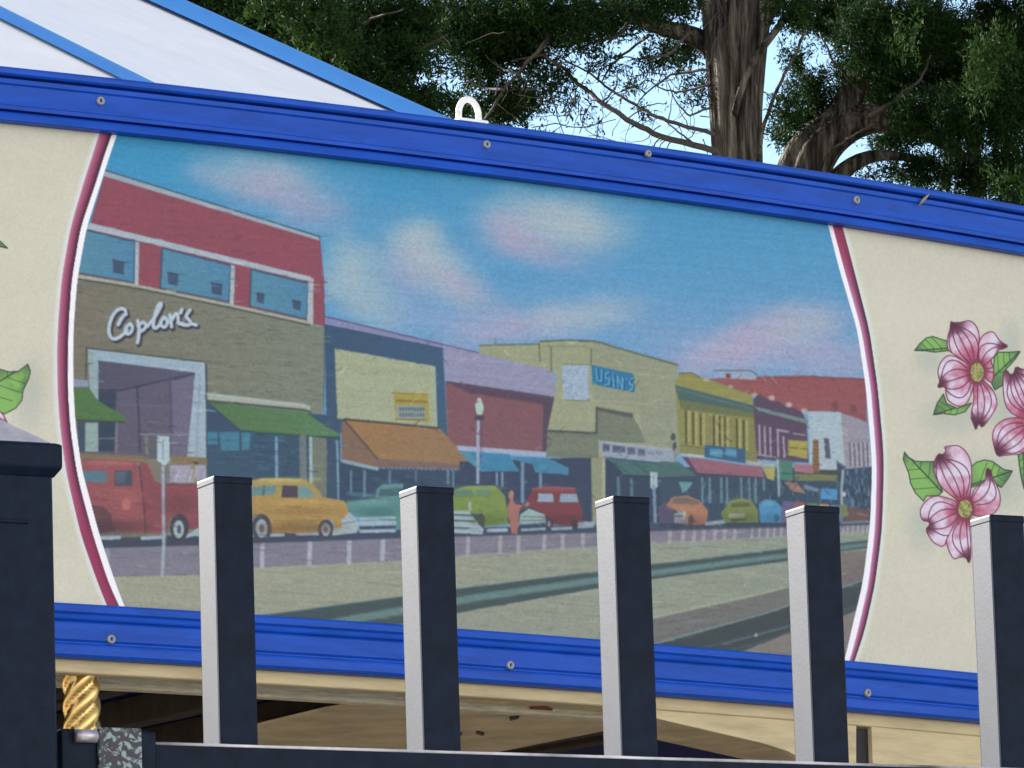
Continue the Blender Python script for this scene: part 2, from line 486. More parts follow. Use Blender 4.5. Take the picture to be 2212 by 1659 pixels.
stroke('B', [(1300, 820), (1268, 1560)], (132, 148, 172), 22, .5, 2)
stroke('B', [(305, 870), (312, 598), (1340, 720)], (66, 66, 66), 11, .8)
stroke('B', [(1352, 740), (1362, 1100), (1362, 1560)], (54, 70, 92), 16, .8)
poly('B', [(170, 866), (332, 880), (326, 936), (180, 934)], (140, 148, 174))
poly('B', [(180, 945), (332, 942), (412, 1058), (640, 1190), (648, 1244), (180, 1220)], (84, 120, 76))
stroke('B', [(200, 1225), (640, 1244)], (48, 70, 66), 16, .7)
# long green awning and shop window
poly('P', [(447, 868), (735, 900), (735, 1052), (447, 1052)], (58, 88, 112))
poly('B', [(1362, 1100), (1500, 1120), (1720, 1330), (1362, 1315)], (60, 82, 110))
for w in ([(1365, 1328), (1452, 1328), (1452, 1440), (1365, 1440)], [(1470, 1328), (1642, 1332), (1640, 1492), (1482, 1490)], [(1662, 1332), (1742, 1336), (1730, 1482), (1662, 1492)]):
    poly('B', w, (68, 128, 152))
rd = np.random.default_rng(8)
for i in range(46):
    x, y = rd.uniform(1370, 2280), rd.uniform(1340, 1660); L = rd.uniform(20, 120)
    stroke('B', [(x, y), (x + L, y + rd.uniform(-6, 12))], (66, 118, 144) if rd.random() < .55 else (44, 70, 98), rd.uniform(8, 22), .5, 2)
poly('B', [(1362, 985), (2212, 1085), (2262, 1102), (2262, 1152), (2212, 1135), (1362, 1052)], (158, 168, 158))
stroke('B', [(1362, 1000), (2212, 1098)], (176, 184, 176), 16, .8)
stroke('B', [(1362, 1056), (2212, 1138), (2262, 1155)], (60, 74, 66), 16, .8)
poly('P', [(452, 870), (660, 890), (705, 922), (733, 936), (733, 944), (658, 941), (522, 930)], (86, 122, 80), col2=(92, 130, 96))
stroke('P', [(522, 930), (658, 942), (733, 945)], (52, 84, 74), 4, .7)
for x, w, c in ((195, 26, (126, 160, 190)), (425, 62, (118, 126, 126)), (494, 30, (168, 186, 184))):
    stroke('E', [(x, 55), (x + 4, 440)], c, w, .9)
poly('E', [(512, 40), (635, 60), (632, 600), (512, 520)], (116, 124, 112))
poly('E', [(635, 60), (742, 70), (762, 640), (632, 640)], (60, 86, 112))
stroke('E', [(724, 80), (738, 590)], (130, 160, 182), 20, .9)
# navy and yellow shop
poly('D', [(172, 270), (1202, 480), (1245, 1265), (1100, 1250), (300, 1220), (188, 1180)], (62, 88, 116), col2=(66, 96, 124))
poly('D', [(175, 214), (1202, 460), (1205, 496), (172, 284)], (132, 138, 172))
stroke('D', [(175, 212), (1202, 456)], (92, 76, 116), 11, .9)
stroke('D', [(172, 285), (1202, 492)], (46, 66, 98), 10, .7)
poly('D', [(260, 490), (1132, 645), (1156, 1182), (700, 1142), (282, 1102)], (160, 168, 142))
stroke('D', [(1134, 650), (1150, 1170)], (150, 180, 190), 10, .8)
stroke('D', [(300, 850), (720, 880)], (148, 162, 150), 8, .6)
poly('D', [(748, 868), (1072, 880), (1078, 900), (770, 892)], (176, 164, 110))
poly('D', [(776, 892), (1076, 898), (1086, 1132), (788, 1108)], (164, 150, 78))
stroke('D', [(760, 880), (1072, 892)], (122, 106, 56), 9, .8)
stroke('D', [(800, 945), (1060, 955)], (108, 98, 64), 18, .6, 2)
poly('D', [(802, 985), (1050, 992), (1050, 1106), (802, 1100)], (142, 156, 156))
for yy in (1022, 1072):
    for i in range(9):
        x = 826 + i * 25
        stroke('D', [(x, yy - 16), (x + 8, yy + 14), (x + 14, yy - 10)], (76, 96, 108), 9, .85)
stroke('D', [(795, 1108), (1052, 1112)], (110, 98, 50), 9, .8)
# the window under the orange awning
poly('E', [(742, 270), (1890, 320), (1890, 640), (742, 640)], (54, 80, 104))
for i in range(40):
    x, y = rd.uniform(750, 1860), rd.uniform(350, 560); L = rd.uniform(30, 120)
    stroke('E', [(x, y), (x + L, y + 5)], (70, 108, 130) if rd.random() < .5 else (42, 62, 90), rd.uniform(8, 18), .5, 2)
for x, y1, w in ((845, 520, 20), (962, 560, 24), (1182, 440, 22), (1410, 430, 14), (1690, 450, 24), (1736, 470, 18)):
    stroke('E', [(x, 345), (x, y1)], (112, 140, 166), w, .8)
poly('D', [(320, 1140), (352, 1118), (640, 1452), (622, 1525), (320, 1468)], (132, 106, 92))
poly('D', [(345, 1112), (1166, 1185), (1330, 1330), (1460, 1512), (1300, 1500), (632, 1452)], (158, 122, 82), col2=(146, 118, 90))
poly('D', [(630, 1450), (1458, 1510), (1450, 1548), (620, 1524)], (126, 104, 100))
stroke('D', [(348, 1118), (636, 1455)], (88, 72, 72), 16, .8)
stroke('D', [(345, 1108), (760, 1145), (1160, 1185)], (70, 60, 62), 18, .8)
for i in range(60):
    x, y = rd.uniform(420, 1380), rd.uniform(1160, 1480)
    stroke('D', [(x, y), (x + rd.uniform(20, 60), y + 6)], (176, 142, 98), 6, .35)
for i in range(13): ell('D', 340 + i * 24, 1474 + i * 5.4, 15, 18, (142, 162, 178))
for i in range(22): ell('D', 650 + i * 37, 1532 + i * .8, 15, 12, (124, 140, 164), .7)
# lilac and red shop
poly('D', [(1206, 460), (2040, 655), (2166, 692), (2176, 922), (1226, 778)], (146, 147, 174))
stroke('D', [(1200, 456), (1700, 570), (2050, 656)], (100, 82, 112), 11, .8)
poly('D', [(1224, 782), (2172, 925), (2098, 1395), (1320, 1342), (1246, 1262)], (130, 90, 100))
poly('D', [(1224, 780), (2172, 922), (2165, 990), (1900, 950), (1440, 882)], (84, 70, 90), .85, 2)
poly('D', [(2078, 930), (2172, 930), (2100, 1395), (2072, 1392)], (88, 76, 92))
stroke('D', [(1228, 780), (2172, 918)], (70, 62, 84), 12, .7)
poly('G', [(-200, 260), (940, 220), (945, 800), (-200, 800)], (58, 74, 102))
for i in range(30):
    x, y = rd.uniform(-180, 900), rd.uniform(370, 560)
    stroke('G', [(x, y), (x + rd.uniform(20, 90), y + 4)], (66, 100, 124) if x < 330 else (50, 62, 92), rd.uniform(8, 18), .5, 2)
for x, y0, y1, w in ((125, 360, 460, 20), (172, 360, 470, 22), (348, 270, 610, 30), (505, 370, 490, 26)):
    stroke('G', [(x, y0), (x, y1)], (118, 148, 176), w, .9)
poly('D', [(1322, 1336), (2098, 1392), (2095, 1434), (1335, 1378)], (158, 170, 194))
poly('D', [(1338, 1384), (1780, 1410), (1865, 1562), (1530, 1562), (1405, 1455)], (62, 134, 172))
poly('F', [(20, 1322), (340, 1332), (530, 1422), (526, 1486), (350, 1466), (240, 1462), (215, 1392), (60, 1352)], (68, 132, 166))
poly('D', [(1338, 1384), (1430, 1390), (1530, 1562), (1400, 1455)], (86, 146, 158), .8)
# old street lamp
stroke('D', [(1512, 1100), (1506, 1659)], (166, 174, 194), 24); stroke('E', [(1950, 0), (1950, 440)], (150, 164, 184), 26)
stroke('D', [(1538, 1110), (1534, 1500)], (84, 84, 112), 10, .7)
ell('D', 1520, 1010, 38, 68, (172, 190, 182)); ell('D', 1520, 950, 20, 30, (180, 194, 188)); stroke('D', [(1480, 1000), (1490, 1070), (1560, 1080)], (84, 80, 92), 12, .8)
stroke('D', [(1495, 1098), (1545, 1098)], (78, 72, 88), 36)
# pale yellow block
poly('F', [(-253, 356), (275, 345), (285, 316), (745, 320), (1480, 530), (1462, 690), (1500, 1310), (850, 1335), (720, 1335), (335, 1325), (345, 1090), (400, 830), (415, 590), (269, 548), (-253, 424)], (154, 159, 132))
poly('F', [(745, 322), (1480, 532), (1462, 690), (1500, 1305), (1190, 1205), (1140, 900), (745, 830)], (144, 150, 130), .8)
poly('F', [(342, 1092), (772, 1112), (782, 895), (1080, 950), (1160, 1100), (1195, 1205), (790, 1195), (790, 1335), (335, 1325)], (120, 127, 112))
poly('F', [(770, 888), (1095, 950), (1080, 985), (790, 925)], (84, 92, 92), .9, 1)
stroke('F', [(345, 1098), (770, 1118), (775, 895)], (72, 82, 84), 20, .85)
stroke('F', [(-250, 354), (272, 342)], (98, 106, 84), 13, .9); stroke('F', [(280, 320), (520, 308), (745, 316), (1180, 440), (1482, 524)], (92, 104, 80), 15, .9)
for a, b in (((272, 350), (280, 490)), ((375, 372), (378, 575)), ((728, 382), (724, 525))): stroke('F', [a, b], (96, 108, 90), 15, .8)
stroke('F', [(300, 360), (690, 362)], (122, 130, 100), 8, .6); stroke('F', [(715, 830), (1180, 860), (1480, 870)], (168, 172, 146), 10, .6); stroke('F', [(1110, 600), (1460, 620)], (164, 168, 146), 10, .6)
stroke('D', [(1520, 466), (1660, 462), (1662, 400)], (110, 124, 104), 12, .8)
poly('F', [(470, 525), (702, 525), (702, 832), (482, 826)], (156, 174, 192))
for i in range(24):
    x, y = rd.uniform(490, 680), rd.uniform(550, 800)
    stroke('F', [(x, y), (x + rd.uniform(-25, 25), y + rd.uniform(-25, 25))], (112, 138, 170) if i % 3 else (184, 198, 206), 9, .7)
stroke('F', [(476, 518), (700, 520)], (112, 124, 120), 9, .8); stroke('F', [(484, 830), (702, 836)], (110, 116, 104), 10, .8)
poly('F', [(728, 525), (1092, 600), (1102, 762), (735, 692)], (50, 120, 158))
for s in ([(770, 560), (780, 660), (815, 670), (818, 565)], [(880, 590), (850, 600), (852, 640), (885, 650), (880, 695), (850, 700)], [(915, 600), (925, 715)], [(960, 720), (955, 620), (1000, 735), (1002, 630)],
          [(1030, 640), (1030, 660)], [(1085, 645), (1060, 650), (1062, 690), (1088, 700), (1082, 740), (1060, 745)]):
    stroke('F', [(x + 8, y + 6) for x, y in s], (24, 62, 112), 18, .8); stroke('F', s, (104, 172, 202), 15, .9)
poly('F', [(788, 1188), (1440, 1256), (1462, 1385), (820, 1322)], (148, 160, 174))
for x0, x1, y0, c in ((826, 886, 1214, 92), (910, 1022, 1224, 92), (1040, 1110, 1240, 98), (1130, 1196, 1252, 104)):
    poly('F', [(x0, y0), (x1, y0 + (x1 - x0) * .1), (x1, y0 + 64), (x0, y0 + 62)], (c, c + 8, c + 32))
    stroke('F', [(x0 + 14, y0 + 24), (x1 - 12, y0 + 32)], (70, 74, 104), 10, .7)
for x in (1216, 1246, 1290, 1320): stroke('F', [(x, 1280), (x + 22, 1302)], (98, 104, 132), 12, .6)
stroke('F', [(790, 1192), (1440, 1260)], (172, 182, 184), 12, .8); stroke('F', [(838, 1330), (1455, 1392)], (66, 84, 104), 12, .7)
poly('F', [(850, 1340), (1500, 1390), (1720, 1540), (1720, 1900), (850, 1900)], (54, 72, 98))
poly('F', [(860, 1345), (1450, 1394), (1655, 1500), (1490, 1542), (1235, 1490), (1010, 1482), (930, 1385)], (76, 114, 114))
for a, b in (((930, 1380), (1080, 1490)), ((1090, 1370), (1240, 1480)), ((1320, 1400), (1440, 1475))): stroke('F', [a, b], (56, 86, 96), 12, .7)
stroke('F', [(1000, 1484), (1235, 1494), (1490, 1544)], (48, 70, 84), 14, .7)
poly('F', [(720, 1330), (850, 1332), (850, 1900), (735, 1900)], (142, 148, 120)); stroke('F', [(832, 1340), (836, 1900)], (170, 176, 150), 22, .8); stroke('F', [(716, 1330), (730, 1900)], (52, 62, 88), 14, .7)
for x, y0 in ((960, 1510), (1075, 1520)): stroke('F', [(x, y0), (x + 4, 1659)], (98, 132, 152), 28, .8)
poly('F', [(1238, 1455), (1302, 1460), (1302, 1590), (1266, 1612), (1240, 1590)], (166, 190, 190)); stroke('F', [(1270, 1480), (1270, 1570)], (112, 132, 152), 10, .7)
stroke('G', [(1492, 470), (1506, 820), (1520, 960)], (126, 148, 172), 28, .9)
ell('F', 1440, 1150, 20, 32, (76, 88, 78)); stroke('F', [(1452, 1210), (1450, 1260)], (70, 80, 84), 30); stroke('F', [(1458, 1260), (1462, 1659)], (136, 144, 140), 22); stroke('G', [(1680, 250), (1682, 560)], (130, 140, 140), 22)
# red brick block behind
poly('H', [(420, 425), (830, 402), (1220, 395), (1790, 420), (1800, 810), (1570, 730), (1280, 720), (900, 600), (640, 510)], (150, 92, 95), col2=(146, 88, 92))
stroke('H', [(850, 420), (1215, 418), (1225, 402), (1780, 430)], (122, 72, 82), 14, .6)
for i in range(90):
    x, y = rd.uniform(700, 1780), rd.uniform(430, 720)
    if y < 690 - (1780 - x) * .35 or True: stroke('H', [(x, y), (x + rd.uniform(15, 50), y + 2)], (164, 104, 102) if rd.random() < .5 else (128, 76, 84), 6, .35)
poly('H', [(470, 352), (780, 356), (840, 402), (830, 432), (560, 420)], (152, 168, 188)); stroke('H', [(465, 352), (780, 352), (840, 388)], (86, 104, 116), 12, .8); poly('H', [(570, 378), (612, 380), (610, 420), (570, 415)], (120, 76, 84))
for x, y in ((1680, 690), (1520, 660)): ell('H', x, y, 28, 40, (100, 62, 72), .5, .4)
# ochre building with the columns
poly('H', [(160, 385), (270, 370), (350, 412), (430, 430), (800, 565), (812, 660), (842, 690), (842, 1145), (170, 1065), (128, 470)], (140, 140, 90), col2=(132, 132, 84))
poly('H', [(160, 385), (270, 372), (350, 415), (800, 575), (800, 648), (135, 470)], (146, 144, 88)); stroke('H', [(165, 378), (270, 370), (350, 412)], (104, 104, 62), 12, .8)
for x, y in ((400, 432), (610, 492), (820, 560)): ell('H', x, y, 26, 16, (176, 168, 150), .8, .3)
poly('H', [(128, 478), (800, 655), (862, 692), (860, 722), (812, 716), (160, 602)], (78, 104, 104)); stroke('H', [(135, 510), (810, 690)], (112, 138, 128), 9, .7)
poly('H', [(160, 600), (820, 716), (820, 765), (182, 690)], (110, 118, 84))
for x in (222, 285, 350, 465, 515, 560, 665, 725):
    y0, y1 = 705 + (x - 200) * .16, 985 + (x - 200) * .1
    stroke('H', [(x, y0), (x + 3, y1)], (78, 74, 48), 15, .9); stroke('H', [(x + 28, y0), (x + 30, y1)], (170, 166, 112), 22, .8)
stroke('H', [(180, 1000), (380, 1030)], (98, 96, 60), 10, .7)
poly('H', [(0, 1190), (1000, 1200), (1850, 1190), (1850, 1700), (0, 1700)], (60, 82, 104))
for i in range(120):
    x, y = rd.uniform(300, 1840), rd.uniform(1290, 1560)
    stroke('H', [(x, y), (x + rd.uniform(-6, 6), y + rd.uniform(20, 70))], (96, 134, 152) if rd.random() < .45 else (44, 62, 88), rd.uniform(7, 15), .6)
for x in (365, 430, 530, 580, 705, 775, 830, 900): stroke('H', [(x, 1290), (x + 3, 1500 if x < 850 else 1390)], (112, 152, 168), 20, .75)
poly('H', [(0, 1140), (160, 1150), (320, 1270), (0, 1280)], (76, 112, 112)); poly('H', [(160, 1320), (285, 1325), (240, 1390), (190, 1420)], (98, 150, 158))
poly('H', [(178, 1072), (382, 1090), (382, 1112), (186, 1094)], (176, 180, 178)); poly('H', [(740, 1138), (1002, 1166), (992, 1194), (740, 1162)], (170, 170, 150))
poly('H', [(388, 1000), (742, 1036), (742, 1160), (384, 1104)], (58, 98, 132)); 
for a, b in ((430, 540), (570, 660)): poly('H', [(a, 1030), (b, 1040), (b, 1108), (a, 1092)], (80, 144, 176))
for i in range(8): stroke('H', [(440 + i * 28, 1062), (450 + i * 28, 1080), (462 + i * 28, 1058)], (128, 176, 196), 8, .6)
poly('H', [(190, 1104), (340, 1116), (700, 1170), (890, 1190), (908, 1284), (600, 1262), (310, 1244)], (148, 100, 116)); poly('H', [(190, 1104), (240, 1110), (330, 1250), (300, 1240)], (88, 66, 88), .8); stroke('H', [(310, 1248), (600, 1266), (905, 1288)], (84, 62, 84), 12, .7)
# plum building
poly('H', [(812, 700), (810, 600), (865, 556), (930, 600), (985, 622), (1040, 622), (1085, 660), (1160, 676), (1240, 715), (1272, 790), (1292, 1155), (842, 1125)], (92, 76, 98))
poly('H', [(812, 660), (1290, 782), (1288, 818), (860, 705)], (112, 138, 136))
for x, y in ((970, 590), (1120, 650), (1255, 700)): ell('H', x, y, 28, 22, (186, 168, 166), .9, .3)
for x, y0, y1 in ((862, 825, 1080), (908, 840, 1085), (956, 850, 1090), (1022, 870, 1100), (1072, 930, 1105)): stroke('H', [(x, y0), (x + 6, y1)], (170, 156, 174), 17, .95)
stroke('H', [(1015, 868), (1115, 885)], (170, 156, 174), 20, .9); stroke('H', [(850, 1085), (1005, 1108)], (160, 150, 168), 14, .9); stroke('H', [(1160, 900), (1260, 915)], (164, 154, 172), 16, .7)
poly('H', [(1114, 955), (1282, 966), (1282, 1122), (1114, 1092)], (166, 158, 82)); stroke('H', [(1118, 1020), (1280, 1036)], (112, 104, 56), 14, .8)
# white building and the far end of the street
poly('H', [(1280, 705), (1420, 700), (1570, 712), (1602, 760), (1612, 1222), (1380, 1218), (1300, 1160), (1290, 820)], (164, 182, 192))
poly('H', [(1570, 714), (1800, 800), (1835, 1190), (1612, 1210)], (150, 146, 158)); stroke('H', [(1285, 702), (1565, 708), (1800, 800)], (112, 84, 92), 9, .6)
poly('H', [(1424, 938), (1468, 945), (1484, 1122), (1436, 1112)], (86, 92, 110)); poly('H', [(1330, 950), (1376, 955), (1386, 1250), (1324, 1242)], (140, 104, 74))
for y in range(975, 1240, 32): stroke('H', [(1334, y), (1376, y + 4)], (106, 76, 60), 9, .7)
for x in (1650, 1690, 1728, 1765, 1802): stroke('H', [(x, 985), (x + 8, 1180)], (96, 92, 112), 14, .8); stroke('H', [(x + 18, 985), (x + 26, 1180)], (176, 170, 178), 14, .8)
poly('H', [(1535, 1130), (1612, 1190), (1600, 1260), (1540, 1220)], (66, 84, 108))
for i in range(60):
    x, y = rd.uniform(1600, 1830), rd.uniform(1190, 1540)
    stroke('H', [(x, y), (x + rd.uniform(-15, 15), y + rd.uniform(15, 60))], [(40, 62, 96), (120, 142, 164), (70, 116, 150)][i % 3], rd.uniform(8, 16), .7)
poly('H', [(1014, 1122), (1152, 1140), (1152, 1312), (1020, 1302)], (78, 128, 116)); stroke('H', [(1024, 1240), (1150, 1255)], (52, 92, 88), 12, .8)
stroke('H', [(1022, 1130), (1034, 1440)], (160, 176, 176), 20, .9)
poly('H', [(890, 1200), (1002, 1200), (994, 1312), (930, 1292)], (168, 164, 92)); poly('H', [(1160, 1170), (1322, 1172), (1332, 1252), (1170, 1232)], (168, 112, 126))
poly('H', [(1170, 1252), (1545, 1262), (1540, 1312), (1170, 1312)], (122, 128, 80)); poly('H', [(1390, 1215), (1545, 1220), (1540, 1250), (1390, 1248)], (84, 74, 62), .8)
poly('H', [(1080, 1320), (1190, 1330), (1262, 1422), (1150, 1402)], (164, 124, 108)); poly('H', [(1250, 1340), (1382, 1382), (1372, 1412), (1260, 1382)], (112, 132, 162)); poly('H', [(1405, 1376), (1542, 1386), (1540, 1480), (1394, 1470)], (72, 148, 194))
stroke('H', [(1592, 1225), (1578, 1400), (1582, 1560)], (156, 172, 178), 24, .9); ell('H', 1600, 1432, 18, 18, (180, 192, 196))
# street, grass and rails
poly('P', [(150, 1182), (430, 1177), (858, 1163), (1042, 1156), (1283, 1148), (1409, 1141), (1591, 1137), (1689, 1134), (1900, 1127), (1900, 1150), (1689, 1160), (1409, 1176), (858, 1214), (430, 1244), (150, 1250)], (128, 126, 142))
poly('P', [(150, 1248), (430, 1242), (553, 1226), (858, 1211), (1042, 1196), (1283, 1180), (1409, 1173), (1591, 1163), (1689, 1158), (1818, 1149), (1900, 1145), (1900, 1480), (150, 1480)], (160, 161, 140), col2=(140, 150, 136))
for i in range(420):
    x = rd.uniform(180, 1880); y = rd.uniform(1150, 1420)
    if y < 1262 - (x - 150) * .062: continue
    L = rd.uniform(15, 90); stroke('P', [(x, y), (x + L, y + L * rd.uniform(-.06, .1))], (172, 176, 150) if rd.random() < .5 else (122, 132, 116), rd.uniform(1.5, 4), .3, 1.5)
for i in range(120):
    x = rd.uniform(180, 1880); y = 1215 - (x - 150) * .04 + rd.uniform(-22, 22)
    stroke('P', [(x, y), (x + rd.uniform(15, 60), y + 1)], (138, 130, 156) if rd.random() < .5 else (98, 98, 128), rd.uniform(1.5, 3.5), .35, 1.5)
ticks = [('E', x, a, b, 40) for x, a, b in ((70, 970, 1172), (482, 965, 1152), (826, 950, 1142), (1118, 940, 1112))]
ticks += [('G', x, a, b, 34) for x, a, b in ((-130, 925, 1075), (150, 912, 1052), (310, 880, 1052), (535, 892, 1022), (695, 885, 1012), (872, 870, 990), (1160, 870, 985), (1400, 860, 975), (1630, 852, 960), (1745, 850, 952), (1840, 845, 945), (1925, 842, 938), (2022, 840, 930), (2105, 838, 925), (2195, 835, 922))]
ticks += [('I', x, 490, 590, 22) for x in (575, 640, 710, 770, 830, 890, 950, 1010, 1070, 1130, 1190, 1250, 1310, 1370, 1410, 1455, 1500, 1540, 1580)]
for z, x, a, b, w in ticks:
    if z == 'I': b -= (x - 575) * .05; a -= (x - 575) * .03
    stroke(z, [(x + 6, a), (x, b)], (168, 176, 190) if z == 'E' else (164, 164, 166), w, .85, 1.3)
stroke('C', [(935, 1010), (940, 1100)], (150, 154, 176), 30, .7)
top = [(520, 1334), (585, 1327), (863, 1289.5), (1042, 1265), (1283, 1236), (1409, 1219), (1481, 1212), (1591, 1198), (1692, 1186), (1818, 1173), (1890, 1165)]
bot = [(1890, 1182), (1818, 1191), (1692, 1213), (1591, 1226), (1409, 1251), (1283, 1272), (1042, 1314), (863, 1349), (700, 1382), (500, 1410)]
poly('P', top + bot, (68, 88, 92))
mid = [(650, 1362), (760, 1338), (863, 1320), (1042, 1289), (1283, 1254), (1409, 1238), (1591, 1214), (1692, 1201), (1818, 1183), (1890, 1174)]
stroke('P', mid, (106, 140, 138), 15, .9, 6, (1.3, .5)); stroke('P', top, (84, 118, 122), 3, .6, 2)
poly('P', [(1412, 1334), (1646, 1282), (1692, 1270), (1900, 1205), (1900, 1500), (1300, 1500), (1300, 1365)], (116, 116, 114))
stroke('P', [(1300, 1362), (1412, 1334), (1646, 1282), (1692, 1270), (1830, 1236)], (164, 172, 150), 5, .8, 2)
for i in range(130):
    x = rd.uniform(1380, 1890); y = rd.uniform(1270, 1430); L = rd.uniform(10, 60)
    if y < 1350 - (x - 1400) * .24: continue
    stroke('P', [(x, y), (x + L, y - L * .2)], (144, 140, 140) if rd.random() < .5 else (92, 94, 104), rd.uniform(1.5, 4), .35, 1.5)
poly('P', [(1330, 1408), (1414, 1391), (1646, 1327), (1692, 1312), (1900, 1240), (1900, 1500), (1330, 1500)], (64, 76, 80))
stroke('P', [(1330, 1408), (1414, 1391), (1646, 1327), (1692, 1312), (1890, 1245)], (122, 150, 148), 4, .8, 1.5)
for k in range(4): stroke('P', [(1480, 1400 + k * 10), (1700, 1342 + k * 10), (1890, 1290 + k * 8)], (92, 108, 112) if k % 2 else (60, 74, 82), 4, .5, 2)
stroke('P', [(1560, 1392), (1700, 1355)], (112, 130, 134), 3, .6)
poly('P', [(1560, 1425), (1697, 1370), (1810, 1334), (1900, 1300), (1900, 1500), (1560, 1500)], (130, 124, 118)); stroke('P', [(1560, 1420), (1697, 1367), (1890, 1298)], (70, 86, 92), 6, .8, 2)
poly('P', [(1810, 1192), (1890, 1186), (1890, 1250), (1810, 1262)], (122, 110, 108), .8, 2); ell('X', 2160, 498, 14, 18, (168, 180, 178)); ell('I', 515, 1005, 10, 10, (172, 180, 172))
# parked cars and people
poly('P', [(150, 1165), (430, 1155), (1880, 1118), (1880, 1134), (860, 1163), (430, 1178), (150, 1186)], (58, 70, 94), .9, 1)
for a, b in (((870, 912), (1040, 905)), ((1240, 912), (1400, 905)), ((1600, 900), (1720, 870))): stroke('C', [(a[0], a[1] + 15), (b[0], b[1] + 15)], (164, 180, 196), 32, .9, 2)
poly('C', [(690, 250), (800, 232), (1100, 245), (1190, 262), (1215, 400), (1240, 600), (1262, 885), (1010, 860), (850, 892), (700, 700)], (152, 86, 92))
poly('C', [(1215, 250), (1292, 285), (1345, 430), (1410, 452), (1705, 458), (1800, 470), (1800, 840), (1640, 850), (1600, 740), (1540, 712), (1482, 760), (1450, 884), (1280, 884), (1240, 600)], (142, 78, 88))
for i in range(70):
    x, y = rd.uniform(760, 1690), rd.uniform(470, 850); stroke('C', [(x, y), (x + rd.uniform(30, 90), y + 6)], (176, 104, 106) if rd.random() < .5 else (120, 68, 80), rd.uniform(8, 16), .35, 2)
stroke('C', [(1212, 300), (1250, 600), (1268, 880)], (92, 58, 72), 16, .8); stroke('C', [(1410, 460), (1705, 462)], (108, 62, 76), 14, .7)
poly('C', [(690, 188), (1275, 212), (1275, 245), (690, 222)], (132, 112, 88)); stroke('C', [(720, 240), (1250, 262)], (100, 74, 78), 10, .7)
poly('C', [(700, 340), (932, 340), (925, 440), (700, 436)], (88, 124, 142)); poly('C', [(1000, 336), (1152, 340), (1152, 468), (995, 470)], (72, 84, 104)); poly('C', [(1010, 345), (1100, 345), (1090, 440), (1010, 440)], (92, 110, 126), .7)
poly('C', [(780, 640), (900, 650), (965, 720), (1010, 862), (850, 892)], (106, 72, 80)); ell('C', 1100, 632, 38, 52, (188, 108, 112), 1, .2)
ell('C', 1562, 832, 82, 118, (70, 68, 84)); ell('C', 1556, 850, 46, 78, (158, 178, 182)); ell('C', 1560, 850, 18, 40, (84, 92, 104)); poly('C', [(1630, 900), (1720, 840), (1800, 840), (1800, 920)], (158, 178, 186), .9)
poly('C', [(1480, 208), (1800, 226), (1805, 285), (1640, 300), (1480, 272)], (134, 116, 90)); ell('C', 1700, 272, 30, 12, (70, 60, 62), .8, .3)
poly('C', [(1480, 290), (1790, 290), (1800, 442), (1480, 442)], (160, 156, 174)); stroke('C', [(1680, 290), (1690, 440)], (136, 132, 104), 40, .8)
for i in range(12): x = rd.uniform(1500, 1780); stroke('C', [(x, 330), (x - 30, 430)], (184, 184, 196) if i % 2 else (128, 126, 152), 14, .6)
stroke('C', [(1438, 300), (1446, 980)], (96, 96, 116), 12, .6); stroke('C', [(1420, 260), (1426, 1000), (1412, 1255)], (158, 170, 184), 28, .95); poly('C', [(1368, 36), (1474, 40), (1478, 250), (1440, 296), (1368, 252)], (172, 192, 200)); stroke('C', [(1420, 70), (1420, 240)], (124, 150, 160), 14, .8)
stroke('E', [(-350, 912), (-40, 905), (110, 902), (255, 898)], (162, 178, 194), 28, .9); stroke('E', [(380, 888), (560, 884)], (162, 178, 194), 34, .9)
poly('E', [(-330, 640), (-200, 560), (0, 556), (560, 566), (780, 600), (832, 660), (832, 770), (770, 834), (700, 834), (690, 775), (640, 760), (588, 775), (560, 874), (160, 884), (140, 775), (85, 715), (0, 715), (-60, 800), (-100, 880), (-320, 880)], (174, 142, 82))
poly('E', [(-180, 560), (-80, 440), (40, 412), (220, 402), (400, 412), (502, 448), (572, 520), (602, 582), (0, 575)], (170, 148, 88)); stroke('E', [(60, 415), (400, 418)], (188, 172, 104), 20, .7)
poly('E', [(-80, 545), (-20, 478), (190, 466), (172, 548), (-60, 560)], (102, 142, 146)); poly('E', [(250, 468), (380, 470), (382, 576), (238, 570)], (76, 74, 90)); poly('E', [(388, 470), (470, 482), (545, 572), (390, 576)], (112, 152, 152))
stroke('E', [(90, 470), (80, 550)], (70, 84, 96), 20, .6)
for i in range(46):
    x, y = rd.uniform(0, 760), rd.uniform(600, 860); stroke('E', [(x, y), (x + rd.uniform(30, 80), y + 4)], (194, 160, 92) if rd.random() < .5 else (150, 116, 74), rd.uniform(8, 14), .35, 2)
stroke('E', [(170, 775), (580, 770)], (140, 106, 66), 12, .6)
for x, y, rx, ry in ((66, 842, 86, 124), (625, 852, 66, 88), (-220, 870, 70, 90)): ell('E', x, y, rx, ry, (74, 72, 88)); ell('E', x, y, rx * .6, ry * .65, (150, 166, 178)); ell('E', x, y, rx * .25, ry * .3, (92, 98, 110))
poly('E', [(760, 770), (830, 700), (910, 792), (898, 880), (680, 905), (690, 838), (770, 834)], (160, 178, 184)); stroke('E', [(780, 800), (880, 780)], (104, 112, 124), 14, .6)
poly('E', [(800, 612), (1080, 578), (1300, 560), (1300, 840), (1240, 860), (1220, 780), (900, 745), (822, 690)], (88, 142, 142)); poly('E', [(1058, 572), (1068, 500), (1120, 458), (1300, 450), (1300, 572)], (94, 146, 146)); poly('E', [(1085, 560), (1100, 500), (1300, 490), (1300, 560)], (66, 104, 118))
for y, c, w in ((755, (166, 184, 190), 24), (800, (160, 180, 186), 34), (838, (58, 70, 88), 26), (870, (172, 186, 196), 24)): stroke('E', [(930, y), (1225, y - 8)], c, w, .9)
